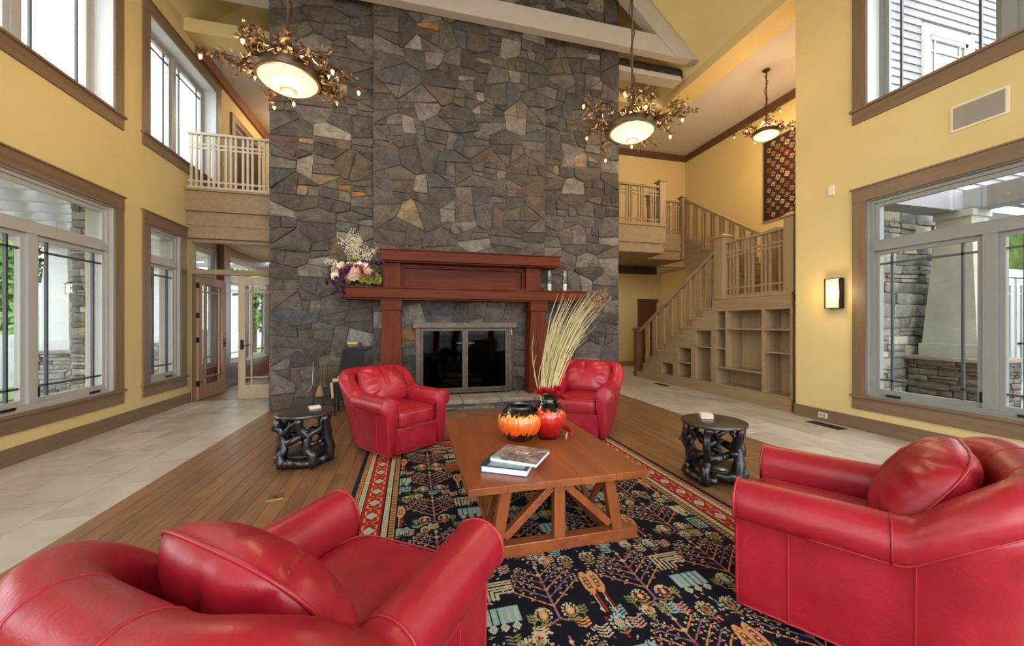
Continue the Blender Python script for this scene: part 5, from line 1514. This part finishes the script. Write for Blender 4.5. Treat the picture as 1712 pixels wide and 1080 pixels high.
for i, xx in enumerate((2.40, 2.70)):
    c = thing('candle_jar', (xx, 6.55, 1.985), label=('left' if i == 0 else 'right') + ' clear glass candle jar at the right end of the mantel', cat='candle', group='candle jars on the mantel')
    MB().lathe([(.05, .0), (.055, .006), (.055, .38), (.051, .38), (.051, .012), (.01, .012)], (xx, 6.55, 1.985), 28).build('glass_cylinder', M_CLEAR, c, smooth=50)
    MB().lathe([(.038, .013), (.04, .02), (.04, .13), (.03, .135), (.003, .133)], (xx, 6.55, 1.985), 20).build('candle', M_WAX, c, smooth=50)
    MB().tube([(xx, 6.55, 2.118), (xx + .002, 6.55, 2.135)], .0015, 5).build('wick', M_BLACK, c)
    for j in range(14):
        a = fr.uniform(0, 6.28); MB().tube([(xx + .046 * math.cos(a), 6.55 + .046 * math.sin(a), 2.02 + .022 * j), (xx + .047 * math.cos(a), 6.55 + .047 * math.sin(a), 2.035 + .022 * j)], [.005, .004], 5).build('etched_leaf', M_PAPER, c) if j > 5 else None

# ------------------------------------------------------------------ chandeliers
def lamp(name, loc, power, col, rad=.1, parent=None):
    l = bpy.data.lights.new(name, 'POINT'); l.energy = power; l.color = col; l.shadow_soft_size = rad
    o = bpy.data.objects.new(name, l); COL.objects.link(o); o.location = loc
    if parent is not None: o.parent = parent
    return o
def leafq(mb, c, d, L, wd, rg_):
    d = Vector(d).normalized(); s_ = d.cross(Vector((rg_.gauss(0, 1), rg_.gauss(0, 1), rg_.gauss(0, 1)))).normalized(); n_ = d.cross(s_)
    c = Vector(c); o = len(mb.v)
    mb.v += [tuple(c), tuple(c + d * L * .45 + s_ * wd + n_ * wd * .5), tuple(c + d * L), tuple(c + d * L * .45 - s_ * wd + n_ * wd * .5), tuple(c + d * L * .5)]
    mb.f += [(o, o + 1, o + 4), (o + 1, o + 2, o + 4), (o + 2, o + 3, o + 4), (o + 3, o, o + 4)]
def chandelier(x, y, zb, ztop, r0, seed, label, power, nv=16):
    t = thing('chandelier', (x, y, zb), label=label, cat='chandelier', group='vine chandeliers with glowing bowls')
    g = random.Random(seed); C = Vector((0, 0, 0)); s = r0 / .33
    MB().lathe([(.005, -.115 * s), (.09 * s, -.105 * s), (.19 * s, -.075 * s), (.265 * s, -.03 * s), (.305 * s, .012 * s), (.29 * s, .012 * s), (.01, -.03 * s)], n=48).build('glass_bowl', M_BOWL, t, smooth=50, local=True)
    MB().lathe([(.302 * s, .0), (.318 * s, .002), (.33 * s, .02 * s), (.326 * s, .105 * s), (.31 * s, .11 * s), (.305 * s, .02 * s)], n=48).build('rim_band', M_BAND, t, smooth=40, local=True)
    MB().lathe([(.002, -.135 * s), (.03 * s, -.132 * s), (.06 * s, -.122 * s), (.085 * s, -.107 * s)], n=20).build('finial', M_FINIAL, t, smooth=True, local=True)
    H = ztop - zb
    MB().tube([(0, 0, .10 * s), (.006, 0, H * .5), (0, 0, H)], .014 * s, 8).build('stem', M_VINE, t, smooth=True, local=True)
    MB().tube([(.03 * math.cos(i * .8) * (1.3 if i % 2 else 1), .03 * math.sin(i * .8), .12 * s + (min(H, 2.4) - .2) * i / 26) for i in range(27)], .008 * s, 6).build('stem_vine', M_VINE, t, smooth=True, local=True)
    MB().lathe([(.085 * s, -.02), (.09 * s, -.005), (.09 * s, 0), (.01, 0)], (0, 0, H), 24).build('canopy', M_VINE, t, smooth=40, local=True)
    for i in range(4):
        a = 2 * math.pi * i / 4 + .4
        MB().tube([(.31 * s * math.cos(a), .31 * s * math.sin(a), .1 * s), (.2 * s * math.cos(a + .3), .2 * s * math.sin(a + .3), .24 * s), (.02, 0, .42 * s)], .008 * s, 6).build('support_arm', M_VINE, t, smooth=True, local=True)
    lf = MB(); bulbs = []
    for i in range(nv):
        a = 2 * math.pi * i / nv + g.uniform(-.15, .15); ext = g.uniform(.16, .46) * s; zz = g.uniform(-.12, .16) * s
        p = [Vector((.3 * s * math.cos(a), .3 * s * math.sin(a), .08 * s))]
        for k_ in range(1, 7):
            f = k_ / 6; rr = .33 * s + ext * f; aa = a + .35 * math.sin(f * 2 + i) * (1 if i % 2 else -1)
            p.append(Vector((rr * math.cos(aa) + g.gauss(0, .015), rr * math.sin(aa) + g.gauss(0, .015), .08 * s + (zz + .12 * s * math.sin(f * 3.1)) * f * 1.3)))
        MB().tube(p, [.009 * s * (1 - .1 * k_) for k_ in range(7)], 6).build('vine', M_VINE, t, smooth=True, local=True)
        for q in range(34):
            f = g.random() ** .8; i0 = min(5, int(f * 6)); c = p[i0].lerp(p[i0 + 1], f * 6 - i0) + Vector((g.gauss(0, .02), g.gauss(0, .02), g.gauss(0, .022))) * s * 1.3
            leafq(lf, c, (g.gauss(math.cos(a) * .5, 1), g.gauss(math.sin(a) * .5, 1), g.gauss(0, 1)), g.uniform(.045, .085) * s, g.uniform(.014, .028) * s, g)
        if i % 2 == 0: bulbs.append(p[-1] + Vector((0, 0, -.02 * s)))
    for q in range(90):
        a = g.uniform(0, 6.283); leafq(lf, (.33 * s * math.cos(a), .33 * s * math.sin(a), g.uniform(.08, .2) * s), (math.cos(a), math.sin(a), g.gauss(.3, 1)), g.uniform(.045, .08) * s, .022 * s, g)
    for q in range(70):
        z_ = g.uniform(.2, .55) * s; leafq(lf, (g.gauss(0, .05) * s, g.gauss(0, .05) * s, z_), (g.gauss(0, 1), g.gauss(0, 1), g.gauss(.3, 1)), .07 * s, .022 * s, g)
    lf.build('leaves', M_LEAF, t, kind='stuff', local=True, fixn=False)
    for b in bulbs:
        bb = MB().lathe([(.004, -.05 * s), (.014 * s, -.035 * s), (.018 * s, -.012 * s), (.01 * s, .0)], b, 10).build('amber_bulb', M_FLAME, t, smooth=True, local=True)
        MB().lathe([(.016 * s, -.002), (.026 * s, .012 * s), (.01 * s, .024 * s)], b, 8).build('bulb_cup', M_VINE, bb, smooth=True, local=True)
    lamp('chandelier_lamp', (0, 0, -.22 * s), power, (1.0, .74, .42), .12, t)
    lamp('chandelier_uplight', (0, 0, .17 * s), power * 1.1, (1.0, .74, .42), .1, t)
    return t
def dome(x, y, z, power, label):
    t = thing('ceiling_lamp', (x, y, z), label=label, cat='lamp', group='flush ceiling lamps in the halls')
    MB().lathe([(.17, -.02), (.18, -.01), (.18, 0), (.01, 0)], n=28).build('base', M_BAND, t, smooth=40, local=True)
    MB().lathe([(.01, -.11), (.08, -.10), (.14, -.065), (.165, -.02), (.01, -.02)], n=28).build('glass_dome', M_BOWL, t, smooth=50, local=True)
    lamp('dome_lamp', (0, 0, -.2), power, (1.0, .74, .44), .12, t)
dome(-2.75, 10.9, 6.55, 45, 'flush ceiling lamp over the left upper hall')
dome(5.0, 10.8, 3.07, 28, 'added unseen flush lamp brightening the right balcony hall')  # added out of view to brighten the lower right hall
dome(-2.8, 10.4, 3.09, 14, 'flush ceiling lamp in the entry vestibule')
zc = lambda x: ZP + SLOPE * min(x - XL, XR - x)
chandelier(-1.33, 4.72, 4.08, zc(-1.33), .33, 2, 'leafy bronze chandelier with glowing bowl, nearest, left of the chimney', 55)
chandelier(2.98, 4.78, 4.08, zc(2.98), .33, 5, 'leafy bronze chandelier with glowing bowl in front of the chimney right edge', 55)
chandelier(6.95, 6.23, 5.22, 6.55, .25, 12, 'small leafy bronze chandelier hanging in the stair hall', 75, 12)

# ------------------------------------------------------------------ wall and floor fittings
sc_ = thing('wall_sconce', (XR, 4.03, 1.82), label='rectangular lit glass sconce on the right yellow wall', cat='sconce')
bx('back_plate', M_BLACK, sc_, XR - .015, XR, 3.93, 4.13, 1.61, 2.03)
bx('glass_front', M_SCONCE, sc_, XR - .085, XR - .02, 3.945, 4.115, 1.62, 2.02, .004)
for zz in (1.61, 2.02): bx('frame_bar', M_BLACK, sc_, XR - .09, XR - .015, 3.93, 4.13, zz, zz + .01)
for yy in (3.93, 4.12): bx('frame_bar', M_BLACK, sc_, XR - .09, XR - .015, yy, yy + .01, 1.62, 2.02)
lamp('sconce_lamp', (XR - .2, 4.03, 1.82), 6, (1, .76, .42), .08)
sw = thing('wall_sensor', (XR, 4.09, 3.27), label='small ivory sensor high on the right yellow wall', cat='sensor')
bx('case', M_PLASTIC, sw, XR - .025, XR, 4.05, 4.13, 3.20, 3.34, .006); bx('lens', M_PAPER, sw, XR - .03, XR - .024, 4.07, 4.11, 3.22, 3.27)
sp = thing('wall_speaker', (XR, 2.645, 3.62), label='flush grey speaker grille between the right wall windows', cat='speaker')
bx('rim', M_PLASTIC, sp, XR - .012, XR, 2.43, 2.86, 3.485, 3.765, .003); bx('grille', M_GRILLE, sp, XR - .018, XR - .011, 2.455, 2.835, 3.51, 3.74)
ot = thing('baseboard_outlet', (XR - .03, 4.19, .09), label='pale outlet plate set in the right baseboard', cat='outlet')
bx('plate', M_PLASTIC, ot, XR - .036, XR - .029, 4.13, 4.25, .055, .125)
for yy in (4.16, 4.205): bx('socket', M_GRILLE, ot, XR - .038, XR - .035, yy, yy + .03, .07, .11)
def vent(x0, x1, y0, y1, label):
    v = thing('floor_vent', ((x0 + x1) / 2, (y0 + y1) / 2, 0), label=label, cat='vent', group='floor vents in the tile')
    bx('tray', M_BLACK, v, x0, x1, y0, y1, -.001, .002)
    n_ = 7
    for i in range(n_): xx = x0 + .015 + (x1 - x0 - .03) * i / (n_ - 1); bx('slat', M_DARK, v, xx - .005, xx + .005, y0 + .01, y1 - .01, .002, .006)
vent(5.42, 5.60, 3.80, 4.24, 'dark floor register below the right wall sconce'); vent(5.44, 5.60, 7.42, 7.84, 'dark floor register in front of the stair shelves')
fo = thing('floor_outlet', (-1.07, 3.46, 0), R(12), label='square brass outlet cover set in the plank floor', cat='outlet')
MB().box(-.06, .06, -.055, .055, 0, .006).build('plate', M_BRASS, fo, local=True, bevel=.002); MB().cyl((0, 0), .018, .006, .008, 16).build('cap', M_DARK, fo, local=True)

# hanging quilt on the stair hall wall
qt = thing('wall_quilt', (HX, 6.6, 4.77), label='framed brown and cream diamond patchwork quilt on the stair hall wall', cat='quilt')
QY0, QY1, QZ0, QZ1 = 5.85, 7.35, 3.83, 5.70
bx('ground_cloth', plain('dark_quilt_cloth', rgb(44, 26, 20), .9), qt, HX - .03, HX, QY0, QY1, QZ0, QZ1)
for a0, a1, b0, b1 in ((QY0 - .03, QY0, QZ0 - .03, QZ1 + .03), (QY1, QY1 + .03, QZ0 - .03, QZ1 + .03), (QY0, QY1, QZ0 - .03, QZ0), (QY0, QY1, QZ1, QZ1 + .03)): bx('border', M_STAIR, qt, HX - .035, HX, a0, a1, b0, b1)
qg = random.Random(17)
qm = [plain(f'quilt_{n_}', c, .9, var=.2, vs=30) for n_, c in (('cream', rgb(188, 160, 124)), ('rust', rgb(140, 72, 40)), ('tan', rgb(166, 124, 80)), ('olive', rgb(124, 110, 60)))]
qd = [plain(f'quilt_dark_{n_}', c, .9, var=.2, vs=30) for n_, c in (('brown', rgb(84, 44, 28)), ('maroon', rgb(98, 34, 28)), ('black', rgb(36, 24, 20)))]
j = 0
zz = QZ0 + .11
while zz < QZ1 - .08:
    yy = QY0 + .12 + (.11 if j % 2 else 0)
    while yy < QY1 - .10:
        s_ = .085 * qg.uniform(.85, 1.05); pm_ = qg.choice(qm)
        def dmd(s_, d0, d1): return MB().prism([(HX - d0, yy - s_ * .75, zz + s_ * .3), (HX - d0, yy - s_ * .3, zz - s_ * .75), (HX - d0, yy + s_ * .75, zz - s_ * .3), (HX - d0, yy + s_ * .3, zz + s_ * .75)], (d0 - d1, 0, 0))
        p_ = dmd(s_, .03, .034).build('patch', pm_, qt)
        dmd(s_ * .62, .034, .036).build('patch_centre', qg.choice(qd), p_)
        dmd(s_ * .28, .036, .038).build('patch_core', qg.choice(qm), p_)
        yy += .225
    zz += .118; j += 1

# ------------------------------------------------------------------ outside, left: porch columns, pergola, garden
def porch_column(x, y, w0, w1, zb, zt, sb, label, mat=M_WHITE, base_cols=LEDGE_COLS, seed=1):
    t = thing('porch_column', (x, y, -.14), label=label, cat='column', group='tapered porch columns on stone piers')
    g = random.Random(seed)
    bx('pier_core', M_MORTAR, t, x - sb + .04, x + sb - .04, y - sb + .04, y + sb - .04, -.14, zb - .06)
    for ax in range(4):
        pol = coursed(-sb, sb, -.14, zb - .06, (.06, .12), (.14, .40), g, .007)
        def pl(u, v, d_, ax=ax):
            e = sb - .04 + d_
            return [(x + u, y - e, v), (x + e, y + u, v), (x + u, y + e, v), (x - e, y + u, v)][ax]
        if ax in (0, 1) if x < 0 else ax in (0, 3): lay_stones(pol, pl, M_LEDGE, t, base_cols, g, .04, proud=.012, bev=.01)
        else: lay_stones(pol, pl, M_LEDGE, t, base_cols, g, .04, single=0, rest='pier_stones', proud=.012, bev=.01)
    bx('pier_cap', M_SLAB, t, x - sb - .04, x + sb + .04, y - sb - .04, y + sb + .04, zb - .06, zb, .008)
    bx('plinth', mat, t, x - w0 - .02, x + w0 + .02, y - w0 - .02, y + w0 + .02, zb, zb + .2, .006)
    MB().taper(x, y, zb + .2, zt, w0 - .01, w0 - .01, w1, w1).build('shaft', mat, t)
    bx('capital', mat, t, x - w1 - .03, x + w1 + .03, y - w1 - .03, y + w1 + .03, zt, zt + .1)
for i, yy in enumerate((3.2, 6.27, 9.33, 12.4)):
    porch_column(-6.52, yy, .27, .165, .90, 2.72, .34, ['white tapered column on stone pier, nearest of the left porch', 'white tapered column on stone pier, second along the left porch', 'white tapered column with lantern, seen through the left window', 'white tapered column on stone pier, seen through the narrow left window'][i], seed=40 + i)
pg = thing('pergola', (-5.3, 8, 2.8), label='white porch pergola with beam and rafters outside the left windows', cat='pergola')
bx('beam', M_WHITE, pg, -6.66, -6.38, -2, 14, 2.82, 3.12)
bx('ledger', M_WHITE, pg, -4.25, -4.17, -2, 8.0, 3.12, 3.34)
yy = -1.8
while yy < 14:
    bx('rafter', M_WHITE, pg, -7.2, -4.25 if yy < 8 else -4.3, yy, yy + .09, 3.12, 3.34); yy += .62
xx = -7.15
while xx < -4.4:
    bx('shade_slat', M_WHITE, pg, xx, xx + .30, -2, 14, 3.34, 3.38); xx += .40  # wide slats added over the rafters to dim the porch daylight
ln = thing('porch_lantern', (-6.25, 9.02, 2.0), label='lit porch lantern hanging on the white column', cat='lantern')
lx, ly = -6.14, 9.0
MB().lathe([(.02, .24), (.10, .225), (.15, .20), (.15, .19), (.05, .19)], (lx, ly, 1.95), 4).build('hood', M_BLACK, ln); MB().tube([(lx, ly, 2.19), (lx, ly, 2.27), (lx - .2, ly + .2, 2.27)], .01, 6).build('bracket', M_BLACK, ln)
bx('glass_box', M_LANT, ln, lx - .075, lx + .075, ly - .075, ly + .075, 1.96, 2.14)
for zz in (1.95, 2.06, 2.135): bx('cage_bar', M_BLACK, ln, lx - .08, lx + .08, ly - .082, ly - .074, zz, zz + .012); bx('cage_bar', M_BLACK, ln, lx + .074, lx + .082, ly - .08, ly + .08, zz, zz + .012)
for dx in (-.08, .0, .07): bx('cage_post', M_BLACK, ln, lx + dx, lx + dx + .01, ly - .084, ly - .074, 1.95, 2.15)
ps = thing('stone_pilaster', (-4.3, 6.67, 0), label='narrow exterior stone pilaster between the two left windows', cat='pilaster')
bx('core', M_MORTAR, ps, -4.44, -4.17, 6.52, 6.80, -.14, 3.3)
pg_ = random.Random(77)
lay_stones(coursed(-4.46, -4.17, -.14, 3.3, (.07, .14), (.12, .28), pg_, .008), lambda u, v, d_: (u, 6.52 - d_, v), M_LEDGE, ps, LEDGE_COLS, pg_, .04, proud=.012, bev=.01)
lay_stones(coursed(6.5, 6.8, -.14, 3.3, (.07, .14), (.12, .28), pg_, .008), lambda u, v, d_: (-4.44 - d_, u, v), M_LEDGE, ps, LEDGE_COLS, pg_, .04, single=0, proud=.012, bev=.01)
wf = thing('garden_fence', (-9, 9, 0), label='white picket fence across the garden on the left', cat='fence')
yy = 2.0
while yy < 22:
    bx('picket', M_WHITE, wf, -9.03, -9.0, yy, yy + .11, -.1, 1.15); yy += .14
for zz in (.2, .9): bx('fence_rail', M_WHITE, wf, -9.07, -9.03, 2.0, 22, zz, zz + .09)
def tree(x, y, h, r_, n, mat, seed, label, low=.35):
    t = thing('garden_tree', (x, y, -.1), label=label, cat='tree', group='trees outside the windows')
    g = random.Random(seed)
    MB().tube([(x, y, -.14), (x + .1, y, h * .4), (x, y + .1, h * .8)], [.16, .12, .05], 8).build('trunk', M_BARK, t)
    cl = [(Vector((x + g.gauss(0, r_ * .45), y + g.gauss(0, r_ * .45), h * low + g.random() * h * (1 - low))), g.uniform(.35, .6) * r_) for _ in range(16)]
    vs = np.zeros((n * 4, 3), np.float32); rs_ = np.random.RandomState(seed)
    for i in range(n):
        c, cr = cl[i % 16]; d = rs_.normal(size=3); d /= np.linalg.norm(d) + 1e-6; p = np.array(c) + d * cr * rs_.rand() ** .4
        a = rs_.normal(size=3); a /= np.linalg.norm(a); b = np.cross(a, d); s_ = .13 + .12 * rs_.rand()
        vs[i * 4:i * 4 + 4] = [p - a * s_, p + b * s_ * .5, p + a * s_, p - b * s_ * .5]
    me = bpy.data.meshes.new('crown'); me.from_pydata(vs.tolist(), [], [(4 * i, 4 * i + 1, 4 * i + 2, 4 * i + 3) for i in range(n)])
    link('crown', me, mat, t, kind='stuff')
tree(-11.4, 13.4, 6.0, 1.5, 8000, M_FOL, 1, 'bright green leafy tree beyond the picket fence, seen left of the lantern column', .12)
tree(-14.6, 17.6, 6.5, 2.0, 8000, M_FOL2, 2, 'deep green tree behind the lantern column', .1)
tree(-10.9, 19.6, 6.0, 1.6, 8000, M_FOL, 3, 'green tree seen past the narrow left window', .1)
tree(-14.6, 12.6, 6.5, 1.9, 8000, M_FOL2, 4, 'dark green tree at the far edge of the left window', .1)
tree(-8.0, 22.6, 6.0, 2.0, 8000, M_FOL, 6, 'green tree seen through the entry vestibule windows', .1)

# ------------------------------------------------------------------ outside, right: courtyard
rw = thing('courtyard_stone_wall', (8.5, 4.55, 0), label='grey coursed stone courtyard wall outside the right window', cat='wall')
bx('core', M_MORTAR, rw, XR + .30, 9.9, 4.575, 4.62, -.14, 3.62)
pg_ = random.Random(55)
lay_stones(coursed(6.6, 9.9, .0, 3.62, (.12, .21), (.18, .46), pg_, .010, .02), lambda u, v, d_: (u, 4.58 - d_, v), M_LEDGE, rw, [(rgb(122, 118, 112), 4), (rgb(142, 138, 130), 3), (rgb(104, 102, 98), 3), (rgb(176, 168, 150), .8)], pg_, .035, single=300, proud=.014, bev=.010)
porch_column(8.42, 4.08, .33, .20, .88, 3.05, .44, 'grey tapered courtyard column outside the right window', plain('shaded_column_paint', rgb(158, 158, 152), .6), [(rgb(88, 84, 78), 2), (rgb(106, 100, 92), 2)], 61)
gd = thing('garden_doors', (11.6, 4.9, 0), label='white glazed double doors beyond the courtyard column', cat='doors')
bx('wall', M_SIDING, gd, 9.9, 13.0, 4.93, 5.0, -.14, 3.6); bx('return_wall', M_SIDING, gd, 9.9, 9.95, 4.62, 4.93, -.14, 3.6)
bx('lintel', M_WHITE, gd, 10.2, 12.9, 4.86, 4.93, 2.32, 2.48)
bx('transom_pane', plain('painted_tree_reflection', rgb(84, 104, 48), .1, 0, .5, 4), gd, 10.2, 12.9, 4.90, 4.93, 2.48, 3.3)  # green reflection of trees painted into the pane colour
for q, x_0 in enumerate((10.25, 10.95, 11.68, 12.4)):
    wd_ = .66
    lf = cells('door_leaf', M_WHITE, 'Y', 4.87, .045, [x_0, x_0 + .11, x_0 + wd_ - .11, x_0 + wd_], [-.05, .28, 2.16, 2.30], lambda a, b, x_0=x_0: not (x_0 + .11 < a < x_0 + wd_ - .11 and .28 < b < 2.16), gd)
    bx('pane', plain('dark_garden_pane_%d' % q, rgb(74, 82, 84), .08), lf, x_0 + .11, x_0 + wd_ - .11, 4.89, 4.895, .28, 2.16)
    for zz in (.42, 2.0): bx('muntin', M_WHITE, lf, x_0 + .11, x_0 + wd_ - .11, 4.875, 4.89, zz - .012, zz + .012)
    for xx in (x_0 + .2, x_0 + wd_ - .2): bx('muntin', M_WHITE, lf, xx - .01, xx + .01, 4.875, 4.89, .28, 2.16)
    bx('lever', M_BLACK, lf, x_0 + .02, x_0 + .12, 4.83, 4.87, .98, 1.02)
cb = thing('courtyard_beam', (8.4, 3.5, 3.1), label='white porch beams meeting over the courtyard column', cat='beam')
bx('cross_beam', M_SIDING, cb, XR + .35, 8.6, 4.0, 4.3, 3.15, 3.46); bx('long_beam', M_SIDING, cb, 8.28, 8.6, -3, 4.0, 3.15, 3.46)
sw_ = thing('siding_wall', (9, 4.6, 3.6), label='grey clapboard wall of the wing outside the upper right window', cat='wall')
bx('sheathing', M_SIDING, sw_, XR + .3, 13.0, 4.60, 4.66, 3.62, 9.0)
zz = 3.64; WX0, WX1, WZ0, WZ1 = 8.55, 9.55, 4.45, 6.35; EX0 = 10.55
while zz < 8.9:
    segs = [(XR + .32, 13.0)]
    if WZ0 - .2 < zz + .07 < WZ1 + .2: segs = [(XR + .32, WX0 - .14), (WX1 + .14, EX0 - .14), (EX0 + 1.34, 13.0)]
    for a, b in segs:
        MB().prism([(a, 4.60, zz), (a, 4.565, zz), (a, 4.585, zz + .145), (a, 4.60, zz + .145)], (b - a, 0, 0)).build('clapboard', M_SIDING, sw_)
    zz += .135
for wx0, wx1 in ((WX0, WX1), (EX0, EX0 + 1.2)):
    for a, b, c, e in ((wx0 - .14, wx0, WZ0 - .1, WZ1 + .16), (wx1, wx1 + .14, WZ0 - .1, WZ1 + .16), (wx0, wx1, WZ1, WZ1 + .16), (wx0, wx1, WZ0 - .1, WZ0)): bx('window_casing', M_WHITE, sw_, a, b, 4.53, 4.60, c, e)
    for a, b, c, e in ((wx0, wx0 + .06, WZ0, WZ1), (wx1 - .06, wx1, WZ0, WZ1), (wx0, wx1, WZ0, WZ0 + .06), (wx0, wx1, WZ1 - .06, WZ1)): bx('window_sash', M_WHITE, sw_, a, b, 4.55, 4.59, c, e)
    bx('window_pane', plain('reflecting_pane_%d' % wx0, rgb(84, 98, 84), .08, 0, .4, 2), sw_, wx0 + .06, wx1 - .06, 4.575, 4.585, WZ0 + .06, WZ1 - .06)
    for xx in (wx0 + .18, wx1 - .18): bx('window_muntin', M_WHITE, sw_, xx - .012, xx + .012, 4.56, 4.58, WZ0 + .06, WZ1 - .06)
    bx('window_muntin', M_WHITE, sw_, wx0 + .06, wx1 - .06, 4.56, 4.58, WZ1 - .26, WZ1 - .235)
# far house with white doors across the courtyard
fh = thing('courtyard_house', (13.4, 2.0, 0), label='white house wing with glazed double doors across the courtyard', cat='house')
bx('wall', M_SIDING, fh, 13.0, 13.2, -4, 4.6, -.14, 3.4)
for y0_ in (3.25, 2.35, .6):
    for a, b, c, e in ((y0_, y0_ + .1, 0, 2.3), (y0_ + .75, y0_ + .85, 0, 2.3), (y0_ + .1, y0_ + .75, 0, .3), (y0_ + .1, y0_ + .75, 2.15, 2.3)): bx('door_stile', M_WHITE, fh, 12.94, 13.0, a, b, c, e)
    bx('door_pane', plain('dark_door_pane_%d' % int(y0_ * 10), rgb(70, 78, 84), .08), fh, 12.97, 13.0, y0_ + .1, y0_ + .75, .3, 2.15)
    bx('door_muntin', M_WHITE, fh, 12.95, 12.97, y0_ + .1, y0_ + .75, 1.85, 1.88); bx('door_lever', M_BLACK, fh, 12.91, 12.94, y0_ + .03, y0_ + .14, 1.0, 1.04)
bx('door_head', M_WHITE, fh, 12.92, 13.0, .4, 4.3, 2.3, 2.5)
bx('balcony_fascia', M_WHITE, fh, 11.9, 12.1, -4, 4.55, 3.4, 3.75)
bx('balcony_floor', M_WHITE, fh, 11.9, 13.2, -4, 4.55, 3.62, 3.75); bx('balcony_rail', M_WHITE, fh, 11.95, 12.05, -4, 4.5, 4.66, 4.74)
yy = 4.4
while yy > 0: bx('baluster', M_WHITE, fh, 11.98, 12.02, yy, yy + .04, 3.75, 4.66); yy -= .12
tree(10.9, 2.2, 2.6, .7, 1500, M_FOL, 9, 'small green shrub in the right courtyard', .4)
